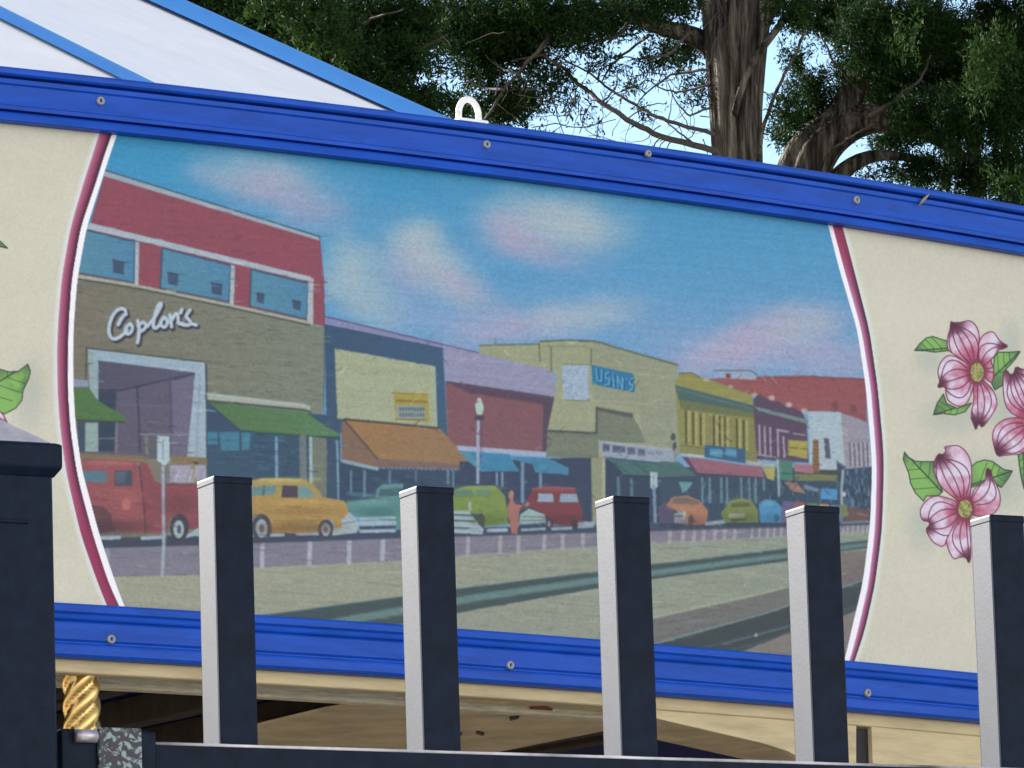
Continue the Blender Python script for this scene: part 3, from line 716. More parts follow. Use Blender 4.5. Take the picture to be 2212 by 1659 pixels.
stroke('E', [(820, 540), (1050, 560)], (96, 140, 150), 40, .5, 3)
poly('E', [(1700, 520), (1850, 474), (2100, 468), (2190, 560), (2215, 800), (2000, 825), (1960, 720), (1700, 690)], (124, 148, 76)); poly('E', [(1740, 512), (1900, 490), (1910, 566), (1740, 572)], (96, 132, 112)); poly('E', [(1938, 490), (2062, 490), (2066, 566), (1930, 566)], (104, 138, 112))
for i in range(26):
    x, y = rd.uniform(1790, 2150), rd.uniform(590, 780); stroke('E', [(x, y), (x + rd.uniform(20, 60), y + 5)], (146, 166, 86) if rd.random() < .5 else (98, 122, 66), 12, .4, 2)
ell('E', 1978, 780, 34, 70, (62, 72, 84))
poly('E', [(1700, 690), (1870, 690), (1925, 760), (2000, 850), (1990, 895), (1700, 880)], (156, 176, 184))
for y in (722, 772, 835): stroke('E', [(1700, y), (1930, y + 8)], (66, 82, 92), 16, .8)
stroke('E', [(2040, 862), (2200, 858)], (162, 178, 192), 28, .9); ell('E', 1880, 650, 14, 40, (148, 176, 172))
poly('G', [(380, 640), (405, 560), (440, 508), (560, 478), (800, 490), (850, 622), (875, 700), (862, 805), (760, 822), (600, 802), (540, 720), (420, 660)], (128, 66, 76)); stroke('G', [(440, 500), (600, 482), (800, 495)], (158, 88, 94), 20, .7)
poly('G', [(488, 538), (612, 540), (622, 612), (478, 612)], (146, 166, 186)); poly('G', [(680, 540), (822, 540), (834, 614), (668, 614)], (138, 160, 178))
poly('G', [(330, 720), (405, 668), (542, 722), (556, 792), (318, 802)], (152, 176, 178)); 
for a, b in (((350, 740), (540, 742)), ((335, 775), (550, 768))): stroke('G', [a, b], (84, 98, 100), 12, .6)
stroke('G', [(330, 822), (540, 815)], (52, 60, 80), 26, .8); stroke('G', [(345, 855), (540, 845)], (158, 172, 188), 24, .85); ell('G', 585, 800, 30, 52, (66, 66, 84)); ell('G', 805, 815, 34, 50, (66, 66, 84)); ell('G', 580, 800, 14, 28, (140, 156, 168))
for a, b in (((610, 845), (770, 838)), ((840, 800), (960, 796)), ((840, 830), (960, 820))): stroke('G', [a, b], (156, 172, 184), 28, .85)
stroke('G', [(-100, 850), (-20, 860)], (150, 166, 176), 40, .8); stroke('G', [(50, 860), (200, 852)], (158, 174, 188), 30, .85)
poly('G', [(208, 690), (222, 630), (238, 600), (222, 560), (248, 512), (272, 540), (268, 600), (285, 628), (345, 640), (400, 605), (412, 640), (350, 680), (322, 690), (312, 800), (302, 890), (252, 890), (238, 790)], (168, 112, 102)); ell('G', 250, 540, 22, 32, (176, 132, 108)); stroke('G', [(335, 680), (365, 650)], (86, 60, 66), 24, .8)
poly('G', [(1540, 800), (1530, 660), (1590, 610), (1660, 680), (1700, 800)], (88, 84, 112)); poly('G', [(1600, 640), (1652, 570), (1780, 553), (1892, 600), (1965, 690), (1952, 782), (1900, 824), (1790, 800), (1690, 690)], (168, 120, 96)); poly('G', [(1662, 582), (1770, 568), (1885, 610), (1890, 632), (1655, 628)], (116, 104, 100))
poly('G', [(1670, 710), (1760, 690), (1790, 800), (1670, 790)], (138, 150, 160)); stroke('G', [(1680, 735), (1740, 735)], (70, 74, 88), 14, .7); ell('G', 1815, 770, 22, 50, (70, 62, 72)); ell('G', 1760, 712, 12, 24, (188, 178, 160)); stroke('G', [(1650, 825), (1960, 815)], (56, 66, 90), 22, .8); stroke('G', [(1950, 800), (2110, 780)], (146, 166, 178), 30, .8)
poly('I', [(305, 380), (390, 270), (480, 246), (580, 280), (628, 350), (632, 460), (340, 460)], (122, 136, 76)); poly('I', [(400, 290), (480, 268), (560, 290), (560, 320), (390, 325)], (86, 100, 66)); stroke('I', [(390, 400), (500, 400)], (184, 196, 186), 40, .8, 2); stroke('I', [(400, 440), (510, 430)], (60, 68, 72), 22, .8); stroke('I', [(180, 470), (330, 455)], (140, 162, 174), 30, .8)
poly('I', [(636, 290), (700, 254), (780, 268), (850, 340), (860, 460), (650, 460)], (72, 142, 188)); poly('I', [(650, 300), (700, 270), (770, 280), (770, 310), (650, 318)], (96, 158, 180)); ell('I', 790, 420, 26, 34, (52, 76, 116), .8, .3)
for k, c in enumerate(((104, 96, 140), (150, 92, 96), (88, 128, 92), (166, 140, 92), (92, 118, 150))): poly('I', [(830 + k * 105, 360), (850 + k * 105, 270 + k * 8), (930 + k * 105, 275 + k * 8), (950 + k * 105, 360), (950 + k * 105, 450), (830 + k * 105, 455)], c)
poly('I', [(1350, 370), (1420, 325), (1600, 350), (1592, 442), (1380, 440)], (112, 86, 84)); poly('I', [(1340, 300), (1400, 300), (1420, 400), (1350, 420)], (118, 130, 96)); stroke('I', [(1500, 380), (1580, 400)], (152, 120, 116), 18, .6); stroke('I', [(1360, 460), (1590, 450)], (140, 158, 164), 24, .6)
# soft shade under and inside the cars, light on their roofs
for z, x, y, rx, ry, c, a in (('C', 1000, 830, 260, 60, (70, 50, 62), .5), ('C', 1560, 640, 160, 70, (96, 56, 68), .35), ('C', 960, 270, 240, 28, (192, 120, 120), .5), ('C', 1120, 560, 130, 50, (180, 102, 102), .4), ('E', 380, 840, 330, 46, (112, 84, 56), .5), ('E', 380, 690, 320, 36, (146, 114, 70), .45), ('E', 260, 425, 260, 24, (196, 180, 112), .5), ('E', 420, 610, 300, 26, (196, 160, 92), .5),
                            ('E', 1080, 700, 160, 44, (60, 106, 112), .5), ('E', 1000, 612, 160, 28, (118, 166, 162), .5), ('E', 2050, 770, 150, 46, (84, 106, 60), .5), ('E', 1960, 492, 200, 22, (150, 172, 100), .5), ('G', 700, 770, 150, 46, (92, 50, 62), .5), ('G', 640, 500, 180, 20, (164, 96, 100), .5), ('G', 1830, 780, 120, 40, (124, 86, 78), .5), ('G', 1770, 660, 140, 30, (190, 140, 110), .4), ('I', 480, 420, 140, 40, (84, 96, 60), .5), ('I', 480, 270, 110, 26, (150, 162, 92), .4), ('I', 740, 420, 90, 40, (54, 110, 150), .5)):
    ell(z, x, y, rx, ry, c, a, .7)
# hand of the painter: long dry strokes, weave of the print
tilt = 0.085
ys_ = (np.arange(SH)[:, None] - (np.arange(SW)[None, :]) * tilt)
st = vnoise(SW, SH + 260, 220, 5, 3, 31)
yi = np.clip((ys_ + 230).astype(int), 0, SH + 259)
streak = st[yi, np.arange(SW)[None, :]]
gr = vnoise(SW, SH, 5, 4, 2, 33)
CLIP[0] = None
# dabs of the brush over houses, cars and street: each picks up the colour under it, a little lighter or darker
for i in range(5200):
    x, y = rd.uniform(150, 1890), rd.uniform(420, 1430)
    if (y < 700 and x > 700) or (210 < x < 430 and 635 < y < 745): continue
    if mural_a[min(max(int(y) - SY0, 0), SH - 1), min(max(int(x) - SX0, 0), SW - 1)] < .95 or x < 166 - (y > 1050) * 0 + max(0, (y - 1050) * .36) + max(0, (560 - y) * .18): continue
    c = sheet[min(max(int(y) - SY0, 0), SH - 1), min(max(int(x) - SX0, 0), SW - 1)]; k = rd.normal(1.0, .10)
    L = rd.uniform(6, 24) if y > 1140 or x < 700 else rd.uniform(3, 14); tl = rd.uniform(-.05, .12) if y > 1140 or x < 700 else rd.uniform(-1.2, 1.2)
    stroke('P', [(x, y), (x + L, y + L * tl)], c * k + rd.normal(0, 3, 3), rd.uniform(1.5, 4.0), .42, 1.4)
# slightly unsteady contours
wx, wy = vnoise(SW, SH, 22, 22, 2, 91) * 1.6, vnoise(SW, SH, 22, 22, 2, 92) * 1.6
ixx = np.clip((XX - SX0 + wx * mural_a + .5).astype(int), 0, SW - 1); iyy = np.clip((YY - SY0 + wy * mural_a + .5).astype(int), 0, SH - 1)
warped = sheet[iyy, ixx]; inside = np.clip(XX - Lw1 - 6, 0, 1) * np.clip(Rw1 - 6 - XX, 0, 1)
soft = np.stack([boxblur(boxblur(warped[..., k], 1), 1) for k in range(3)], -1)
sheet += (soft - sheet) * inside[..., None]
gl = sheet.mean(-1, keepdims=True)
sheet += mural_a[..., None] * (sheet - 172) * .13
sheet += mural_a[..., None] * (sheet - gl) * (-.02 - .15 * np.clip((YY - 800) / 240, 0, 1))[..., None]
sheet *= (1 + mural_a * (0.075 * streak + 0.12 * gr))[..., None]
# ---- border bands
def ramp(t, stops):
    ks = [s[0] for s in stops]; cs = np.array([s[1] for s in stops], np.float32)
    return np.stack([np.interp(t, ks, cs[:, i]) for i in range(3)], -1).astype(np.float32)


XC = XX + 0.5
def span(x0, x1, soft=1.0): return np.clip((XC - x0) / soft + .5, 0, 1) * np.clip((x1 - XC) / soft + .5, 0, 1)
ALL = (slice(None), slice(None))
comp(ALL, np.clip((XC - (Lo - 13)) / 12, 0, 1) * np.clip(Lo - XC + .5, 0, 1) * .85, (226, 232, 238))
comp(ALL, np.clip((Ro + 13 - XC) / 12, 0, 1) * np.clip(XC - Ro + .5, 0, 1) * .85, (222, 234, 226))
comp(ALL, span(Li - 2, Lw1), (250, 248, 255))
comp(ALL, span(Rw1, Ri + 2), (250, 246, 255))
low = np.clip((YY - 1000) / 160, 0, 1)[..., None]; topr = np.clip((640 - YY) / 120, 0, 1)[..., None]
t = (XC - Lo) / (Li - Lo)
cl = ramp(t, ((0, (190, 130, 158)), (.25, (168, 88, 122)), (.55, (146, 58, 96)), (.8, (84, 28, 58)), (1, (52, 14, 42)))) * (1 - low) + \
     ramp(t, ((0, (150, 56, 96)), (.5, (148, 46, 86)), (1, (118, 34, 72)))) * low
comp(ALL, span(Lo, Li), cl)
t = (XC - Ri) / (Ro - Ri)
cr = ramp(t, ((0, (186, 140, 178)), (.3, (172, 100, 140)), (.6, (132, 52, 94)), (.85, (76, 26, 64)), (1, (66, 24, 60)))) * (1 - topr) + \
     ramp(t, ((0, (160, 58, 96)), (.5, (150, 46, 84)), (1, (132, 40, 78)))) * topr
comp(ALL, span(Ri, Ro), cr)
region[(XC > Lw1) & (XC < Rw1)] = 1
region[(XC > Lo - 9) & (XC <= Lw1)] = 2
region[(XC >= Rw1) & (XC < Ro + 9)] = 3

# ---- dogwood flowers
def curve(a, c, b, n=12):
    t = np.linspace(0, 1, n)[:, None]; a, b, c = map(np.asarray, (a, b, c))
    return (1 - t) ** 2 * a + 2 * t * (1 - t) * c + t * t * b


def chaikin(p, n=2):
    p = np.asarray(p, float)
    for _ in range(n):
        q = np.roll(p, -1, 0); p = np.stack([.75 * p + .25 * q, .25 * p + .75 * q], 1).reshape(-1, 2)
    return p


def clipmask(z, pts):
    m = np.zeros((SH, SW), np.float32); c = cover(zpt(z, pts))
    if c: m[c[0]] = c[1]
    return m


def petal(z, pts, ctr, tip, rid, nv=5, notch=True):
    pts = chaikin(pts, 1)
    p = zpt(z, pts); m = clipmask(z, pts)
    if m.max() == 0: return
    CLIP[0] = m; region[m > .5] = rid
    comp(ALL, np.ones_like(XX) if False else m, (224, 211, 230))
    c = zpt(z, [ctr])[0]; tp = zpt(z, [tip])[0]; L = np.hypot(*(tp - c)); sc = 1 / zs(z)
    d = np.hypot(XC - c[0], YY + .5 - c[1]); n = vnoise(SW, SH, 14, 14, 2, rid)
    ax = (tp - c) / L; along = (XC - c[0]) * ax[0] + (YY - c[1]) * ax[1]; across = -(XC - c[0]) * ax[1] + (YY - c[1]) * ax[0]
    wid = np.abs((p - c) @ np.array([-ax[1], ax[0]])).max()
    comp(ALL, np.clip(1.25 - d / (L * .56) + n * .9, 0, 1) * .92, (176, 58, 92))
    comp(ALL, np.clip(1.0 - d / (L * .36), 0, 1) * .8, (128, 44, 72))
    comp(ALL, np.clip((np.abs(across) / wid - .72) * 3 + n, 0, 1) * .42, (196, 84, 124))
    dt = np.hypot(XC - tp[0], YY - tp[1])
    comp(ALL, np.clip(1.2 - dt / (L * .3) + n * .6, 0, 1) * .75, (150, 62, 96))
    comp(ALL, np.clip(1.25 - dt / (L * .21) + n * .5, 0, 1) * .92, (72, 26, 44))
    for i in range(nv):
        s = (i - (nv - 1) / 2) / nv * 2
        o = np.array([-ax[1], ax[0]])
        a = c + ax * L * .22 + o * wid * s * .35; b = tp + o * wid * s * .28 - ax * L * abs(s) * .12; q = c + ax * L * .58 + o * wid * s * 1.45
        stroke('P', curve(a, q, b) * 1.0, (92, 34, 66), 2.4, .9, 1.0)
    CLIP[0] = None
    stroke(z, list(pts) + [pts[0]], (100, 36, 64), 2.4 * sc, .85)


def leaf(z, pts, base, tip, rid, side=1):
    m = clipmask(z, pts)
    if m.max() == 0: return
    CLIP[0] = m; region[m > .5] = rid
    comp(ALL, m, (132, 182, 96))
    a, b = zpt(z, [base])[0], zpt(z, [tip])[0]; L = np.hypot(*(b - a)); ax = (b - a) / L
    al = ((XC - a[0]) * ax[0] + (YY - a[1]) * ax[1]) / L; ac = (-(XC - a[0]) * ax[1] + (YY - a[1]) * ax[0]) / L
    n = vnoise(SW, SH, 20, 20, 2, rid + 40)
    comp(ALL, np.clip(side * ac * 5 + .35 + n, 0, 1) * .75, (92, 128, 84))
    comp(ALL, np.clip(al * 2 - 1.25 + n, 0, 1) * .85, (58, 84, 62))
    comp(ALL, np.clip(.28 - al, 0, 1) * 1.4, (76, 108, 66))
    stroke('P', np.array([a, b]), (38, 58, 36), 3.0, .85, 1.2)
    o = np.array([-ax[1], ax[0]])
    for k in (.2, .42, .62):
        for s in (-1, 1):
            q = a + ax * L * k
            stroke('P', curve(q, q + ax * L * .12 + o * s * L * .16, q + ax * L * .3 + o * s * L * .36), (48, 84, 44), 2.0, .7)
    CLIP[0] = None
    stroke(z, list(pts) + [pts[0]], (36, 54, 34), 2.5 / zs(z), .85)


def heart(z, x, y, rx, ry, rid, seed):
    ell(z, x, y, rx * 1.45, ry * 1.35, (120, 46, 70), .9, .25)
    ell(z, x, y, rx, ry, (142, 142, 78)); r = np.random.default_rng(seed)
    for i in range(60):
        w, k = r.uniform(0, 6.28), math.sqrt(r.random()) * .95
        ell(z, x + rx * k * math.cos(w), y + ry * k * math.sin(w), rx * .14, ry * .12, [(188, 180, 104), (110, 112, 62), (170, 164, 110)][i % 3], .9)
    m = clipmask(z, [(x + rx * math.cos(w), y + ry * math.sin(w)) for w in np.linspace(0, 6.28, 24)]); region[m > .5] = rid


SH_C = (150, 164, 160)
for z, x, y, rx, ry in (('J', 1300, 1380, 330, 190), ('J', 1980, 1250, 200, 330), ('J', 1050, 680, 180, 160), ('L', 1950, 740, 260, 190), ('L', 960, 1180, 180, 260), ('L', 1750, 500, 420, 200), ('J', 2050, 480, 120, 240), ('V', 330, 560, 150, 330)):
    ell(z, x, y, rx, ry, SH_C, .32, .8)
leaf('J', [(850, 570), (920, 480), (1000, 410), (1080, 395), (1180, 430), (1280, 460), (1280, 570), (1100, 590), (980, 572)], (1280, 540), (850, 570), 4, -1)
leaf('J', [(1840, 660), (1890, 590), (2030, 590), (2165, 580), (2100, 680), (2000, 790), (1960, 830), (1950, 1000), (1850, 1060), (1810, 980), (1830, 870)], (1830, 900), (2165, 580), 4, 1)
leaf('J', [(1210, 1110), (1250, 1230), (1380, 1290), (1560, 1220), (1480, 1330), (1350, 1370), (1200, 1352), (1085, 1370), (1130, 1230)], (1480, 1240), (1085, 1370), 4, 1)
C1 = (1630, 840)
petal('J', [(1650, 480), (1680, 400), (1740, 350), (1830, 328), (1880, 410), (1930, 465), (2020, 515), (1960, 548), (1890, 560), (1840, 640), (1795, 690), (1840, 800), (1832, 930), (1790, 975), (1680, 850), (1620, 700)], C1, (1980, 520), 4)
petal('J', [(1300, 200), (1330, 226), (1450, 215), (1540, 190), (1620, 260), (1662, 380), (1640, 560), (1640, 800), (1560, 780), (1440, 680), (1340, 615), (1258, 560), (1258, 400), (1290, 320)], C1, (1330, 240), 4)
petal('J', [(1600, 900), (1660, 900), (1740, 970), (1830, 1060), (1884, 1215), (1860, 1290), (1780, 1420), (1690, 1538), (1650, 1470), (1612, 1565), (1590, 1500), (1545, 1390), (1590, 1200), (1580, 1050)], C1, (1640, 1490), 4)
petal('J', [(1600, 800), (1480, 710), (1330, 628), (1240, 640), (1170, 720), (1138, 830), (1150, 900), (1165, 950), (1130, 1040), (1235, 1010), (1240, 1120), (1275, 1205), (1400, 1272), (1500, 1240), (1560, 1100), (1600, 960)], C1, (1160, 990), 4)
heart('J', 1630, 840, 82, 118, 4, 3)
leaf('N', [(870, 1380), (960, 1380), (990, 1500), (980, 1680), (930, 1720), (900, 1600)], (920, 1360), (940, 1720), 5, 1)
C2 = (1030, 1085)
petal('N', [(1040, 1050), (1180, 980), (1300, 1080), (1320, 1200), (1240, 1290), (1080, 1230), (1030, 1140)], C2, (1310, 1180), 5)
petal('N', [(1000, 1100), (1080, 1180), (1150, 1350), (1120, 1480), (1020, 1490), (970, 1400)], C2, (1070, 1490), 5)
petal('N', [(740, 620), (770, 608), (800, 655), (835, 640), (850, 572), (920, 605), (1010, 620), (1080, 800), (1060, 1040), (980, 1080), (880, 1052), (780, 990), (740, 880), (732, 740)], C2, (830, 610), 5, 7)
petal('N', [(1040, 1070), (930, 1062), (830, 1050), (720, 1078), (650, 1150), (632, 1230), (652, 1340), (682, 1420), (760, 1402), (930, 1392), (1010, 1250), (1040, 1120)], C2, (670, 1370), 5)
heart('N', 1030, 1085, 48, 60, 5, 4)
leaf('L', [(725, 255), (780, 320), (860, 368), (960, 372), (1080, 370), (1100, 520), (1200, 740), (1150, 795), (1000, 800), (960, 862), (860, 760), (800, 640), (780, 520), (708, 340)], (1240, 800), (725, 255), 6, 1)
leaf('L', [(1550, 440), (1620, 380), (1720, 350), (1820, 370), (1960, 470), (2068, 488), (2010, 590), (1930, 692), (1880, 670), (1800, 620), (1700, 640), (1560, 690)], (1560, 660), (2068, 488), 6, 1)
C3 = (1480, 960)
petal('L', [(1560, 800), (1590, 720), (1650, 660), (1735, 620), (1740, 470), (1768, 448), (1780, 480), (1802, 466), (1812, 560), (1860, 640), (1910, 760), (1922, 880), (1870, 990), (1800, 1035), (1640, 1062), (1520, 1000), (1500, 900)], C3, (1770, 500), 6)
petal('L', [(1215, 188), (1300, 175), (1400, 170), (1490, 240), (1550, 360), (1562, 480), (1560, 640), (1530, 900), (1440, 900), (1300, 790), (1180, 690), (1110, 560), (1082, 430), (1100, 350), (1150, 268), (1200, 288), (1246, 235)], C3, (1150, 310), 6, 6)
petal('L', [(1430, 1000), (1530, 1000), (1545, 1300), (1556, 1560), (1525, 1645), (1490, 1560), (1400, 1560), (1340, 1595), (1270, 1470), (1238, 1330), (1320, 1180)], C3, (1530, 1600), 6)
petal('L', [(1450, 900), (1280, 825), (1100, 790), (1000, 850), (930, 940), (918, 1020), (950, 1110), (1030, 1115), (1040, 1160), (985, 1215), (1040, 1320), (1100, 1392), (1220, 1442), (1262, 1300), (1380, 1100), (1460, 1000)], C3, (1000, 1180), 6)
heart('L', 1482, 960, 82, 112, 6, 5)
leaf('V', [(-310, 480), (-150, 330), (0, 288), (100, 316), (200, 310), (302, 232), (332, 310), (312, 390), (250, 520), (240, 620), (170, 712), (50, 774), (-40, 745), (-200, 640)], (-300, 600), (302, 232), 7, -1)
petal('V', [(-320, 780), (-150, 700), (0, 742), (42, 792), (86, 884), (60, 985), (-60, 1010), (-320, 1000)], (-340, 880), (80, 930), 7)
leaf('A', [(-140, 1200), (-60, 1170), (0, 1216), (66, 1278), (0, 1262), (-90, 1260)], (-140, 1230), (66, 1278), 8, 1)
np.clip(sheet, 0, 255, out=sheet)

# ------------------------------------------------------------------ materials
ALB = 0.88


def print_material(name, rough, grain):
    m = bpy.data.materials.new(name); m.use_nodes = True
    nt = m.node_tree; b = nt.nodes["Principled BSDF"]
    at = nt.nodes.new("ShaderNodeAttribute"); at.attribute_name = "ink"
    tc = nt.nodes.new("ShaderNodeTexCoord")
    n = nt.nodes.new("ShaderNodeTexNoise"); n.inputs["Scale"].default_value = 420; n.inputs["Detail"].default_value = 4
    r = nt.nodes.new("ShaderNodeMapRange"); r.inputs["From Min"].default_value = .3; r.inputs["From Max"].default_value = .7
    r.inputs["To Min"].default_value = 1 - grain; r.inputs["To Max"].default_value = 1 + grain
    mx = nt.nodes.new("ShaderNodeVectorMath"); mx.operation = 'SCALE'
    nt.links.new(tc.outputs["Object"], n.inputs["Vector"]); nt.links.new(n.outputs[0], r.inputs[0])
    nt.links.new(at.outputs["Color"], mx.inputs[0]); nt.links.new(r.outputs[0], mx.inputs["Scale"]); nt.links.new(mx.outputs[0], b.inputs["Base Color"])
    b.inputs["Roughness"].default_value = rough; b.inputs["Specular IOR Level"].default_value = 0.3
    return m


M_PRINT = print_material("printed_panel", 0.55, 0.05)
M_BLUE = material("blue_enamel", tuple(lin((16, 72, 172))), 0.45, noise=(11, .22), bump=(90, .12, .001), spec=.2, stretch=(1, 1, 6))
M_SCREW = material("screw_steel", (.30, .30, .30), .55, .5)
M_WHITE = material("white_enamel", (.82, .81, .78), .3, noise=(40, .06))
M_CANVAS = material("white_canvas", (.90, .89, .885), .6, noise=(9, .05), bump=(4, .35, .03), spec=.2)
M_STRIPE = material("blue_canvas", tuple(lin((74, 142, 216))), .5, noise=(14, .06), bump=(30, .2, .01), spec=.3)
M_PLY = material("plywood", (.50, .41, .24), .75, noise=(7, .22), bump=(60, .25, .002), stretch=(1, 1, 8))
M_PLYD = material("old_plywood", (.56, .43, .25), .85, noise=(14, .25), bump=(40, .4, .004))
M_BOARD = material("grey_plank", (.58, .52, .38), .8, noise=(30, .30), bump=(60, .4, .003), stretch=(1, 1, 10))
M_NAVY = material("navy_paint", (.003, .010, .09), .8, noise=(4, .4), spec=.05)
M_BEAM = material("stained_beam", (.035, .024, .018), .8, noise=(30, .4), spec=.1)
M_KNOT = material("wood_knot", (.20, .06, .02), .8, noise=(60, .4))
M_BRASS = material("polished_brass", (.66, .44, .16), .3, 1.0, noise=(40, .2), bump=(30, .15, .004))
M_FENCE = material("black_fence_paint", (.004, .009, .022), .38, noise=(120, .35), bump=(600, .06, .0004), spec=.26)
M_FENCE.node_tree.nodes["Principled BSDF"].inputs["IOR"].default_value = 1.24
M_SLOT = material("matte_black", (.008, .007, .007), .7, noise=(50, .3))
# ------------------------------------------------------------------ carousel
car = tag(empty("carousel", (KX, KY, 0)), "blue trimmed carousel with a painted street scene on its board and a white canvas top", "carousel")


def board_mesh():
    """fine grid of the printed stretch of the board, split into the board itself and its printed parts"""
    thA, thB = ring_th(at_ring(-58, 800)), ring_th(at_ring(2322, 900))
    NX, NZ = 1500, 620
    th = np.linspace(thA, thB, NX); z = np.linspace(Z_T1 + .003, Z_B0 - .003, NZ)
    T, Z = np.meshgrid(th, z)
    V = np.stack([KX + R * np.sin(T), KY - R * np.cos(T), Z], -1).reshape(-1, 3)
    p = project(V)
    fx = np.clip(p[:, 0] - SX0 - .5, 0, SW - 1.001); fy = np.clip(p[:, 1] - SY0 - .5, 0, SH - 1.001)
    xi, yi = fx.astype(int), fy.astype(int); ax, ay = (fx - xi)[:, None], (fy - yi)[:, None]
    c = (sheet[yi, xi] * (1 - ax) + sheet[yi, xi + 1] * ax) * (1 - ay) + (sheet[yi + 1, xi] * (1 - ax) + sheet[yi + 1, xi + 1] * ax) * ay
    ink = np.concatenate([lin(c) * ALB, np.ones((len(c), 1))], 1).astype(np.float32)
    reg = region[np.round(fy).astype(int), np.round(fx).astype(int)].reshape(NZ, NX)[:-1, :-1].ravel()
    i = np.arange(NZ * NX).reshape(NZ, NX)
    Q = np.stack([i[:-1, :-1], i[1:, :-1], i[1:, 1:], i[:-1, 1:]], -1).reshape(-1, 4)
    return V, Q, ink, reg, thA, thB, z


V, Q, INK, REG, thA, thB, zrow = board_mesh()


def piece(name, sel, parent, label=None, extra=None):
    q = Q[sel]; used, inv = np.unique(q, return_inverse=True)
    v, q, ink = V[used], inv.reshape(-1, 4), INK[used]
    if extra is not None:
        q = np.concatenate([q, extra[1] + len(v)]); v = np.concatenate([v, extra[0]]); ink = np.concatenate([ink, extra[2]])
    me = quad_mesh(name, v, q)
    a = me.color_attributes.new("ink", 'FLOAT_COLOR', 'POINT'); a.data.foreach_set("color", np.ascontiguousarray(ink, np.float32).ravel())
    o = link(name, me, M_PRINT, parent, True)
    if label: o["label"] = label
    return o


# plain cream boards all the way round the ring
tt = np.linspace(thB, thA + 2 * math.pi, 360)
ev = np.array([[ring_pt(t, z) for t in tt] for z in (zrow[0], zrow[-1])]).reshape(-1, 3)
eq = np.array([(k, k + len(tt), k + len(tt) + 1, k + 1) for k in range(len(tt) - 1)])
ei = np.tile(np.append(lin(CREAM) * ALB, 1), (len(ev), 1))
board = piece("rounding_board", REG == 0, car, "cream painted rounding board", (ev, eq, ei))
piece("mural", REG == 1, board, "mural of an old shopping street with parked cars, a green awning and a script sign under a cloudy sky")
piece("mural_border", REG == 2, board, "crimson and white border curving along the mural beside the script sign")
piece("mural_border", REG == 3, board, "crimson and white border curving along the mural beside the flowers")
for r, nm, lb in ((4, "printed_flower", "whole pink dogwood flower with three green leaves"), (5, "printed_flower", "pink dogwood flower cut off at the edge of the photo"),
                  (6, "printed_flower", "pink dogwood flower partly hidden by a fence picket"), (7, "printed_leaf", "large veined green leaf above the gate post"), (8, "printed_leaf", "tip of a dark leaf")):
    piece(nm, REG == r, board, lb)
del V, Q, INK, REG


def sweep(name, prof, mat, th0, th1, n, parent, closed=False, smooth=False, wob=0.0, cols=None):
    """profile [(radius offset, height)] swept along the ring"""
    ths = np.linspace(th0, th1, n); k = len(prof); vs = []
    for t in ths:
        for (o, z) in prof: vs.append(ring_pt(t, z, o))
    fs = []
    m = k if closed else k - 1
    for i in range(n - 1):
        for j in range(m):
            a, b = i * k + j, i * k + (j + 1) % k
            fs.append((a, b, b + k, a + k))
    me = mesh(name, vs, fs)
    bm = bmesh.new(); bm.from_mesh(me); bmesh.ops.recalc_face_normals(bm, faces=bm.faces); bm.to_mesh(me); bm.free()
    return link(name, me, mat, parent, smooth)


def trim_profile(z0, z1, pr):
    h = z0 - z1
    return [(o, z0 - h * f) for f, o in pr] 


PT = [(0, -.03), (0, .006), (.02, .010), (.06, .0125), (.13, .0125), (.165, .010), (.18, -.002), (.205, -.002), (.22, .009), (.30, .0095), (.33, .0065), (.50, .005), (.67, .0065), (.70, .0095),
      (.765, .009), (.775, -.003), (.80, -.003), (.815, .010), (.86, .015), (.95, .017), (.985, .0175), (1.0, .016), (1.0, -.004)]
PB = [(0, -.004), (0, .006), (.015, .009), (.05, .0105), (.16, .0115), (.20, .0085), (.27, .0105), (.30, .0095), (.325, .006), (.36, .0075), (.50, .0085), (.66, .0075), (.70, .005), (.725, .005), (.76, .0095),
      (.80, .0105), (.94, .0105), (.985, .008), (1.0, .004), (1.0, -.03)]
ttrim = sweep("top_trim", trim_profile(Z_T0, Z_T1, PT), M_BLUE, thA - .12, thA - .12 + 2 * math.pi, 900, car)
btrim = sweep("bottom_trim", trim_profile(Z_B0, Z_B1, PB), M_BLUE, thA - .12, thA - .12 + 2 * math.pi, 900, car)


def screw(x, y, off, parent, r=.0060):
    c = at_ring(x, y, off); t = ring_th(c); n = Vector((math.sin(t), -math.cos(t), 0)); u = Vector((math.cos(t), math.sin(t), 0)); w = Vector((0, 0, 1))
    b = MB(); prof = [(1.0, -.002), (1.0, .0012), (.8, .0024), (.45, .0028), (.42, -.002), (0.01, -.003)]
    k = 14
    vs = [c + n * h + (u * math.cos(a) + w * math.sin(a)) * r * q for q, h in prof for a in np.linspace(0, 2 * math.pi, k, endpoint=False)]
    b.add(vs, [(i * k + j, i * k + (j + 1) % k, (i + 1) * k + (j + 1) % k, (i + 1) * k + j) for i in range(len(prof) - 1) for j in range(k)])
    b.build("screw", M_SCREW, parent, True)


for x, y in ((217, 218), (1051, 312), (1850, 432)): screw(x, y, .006, ttrim)
screw(1400, 332, .013, ttrim, .0052)
for x, y in ((240, 1381), (1102, 1437), (1874, 1497)): screw(x, y, .008, btrim)

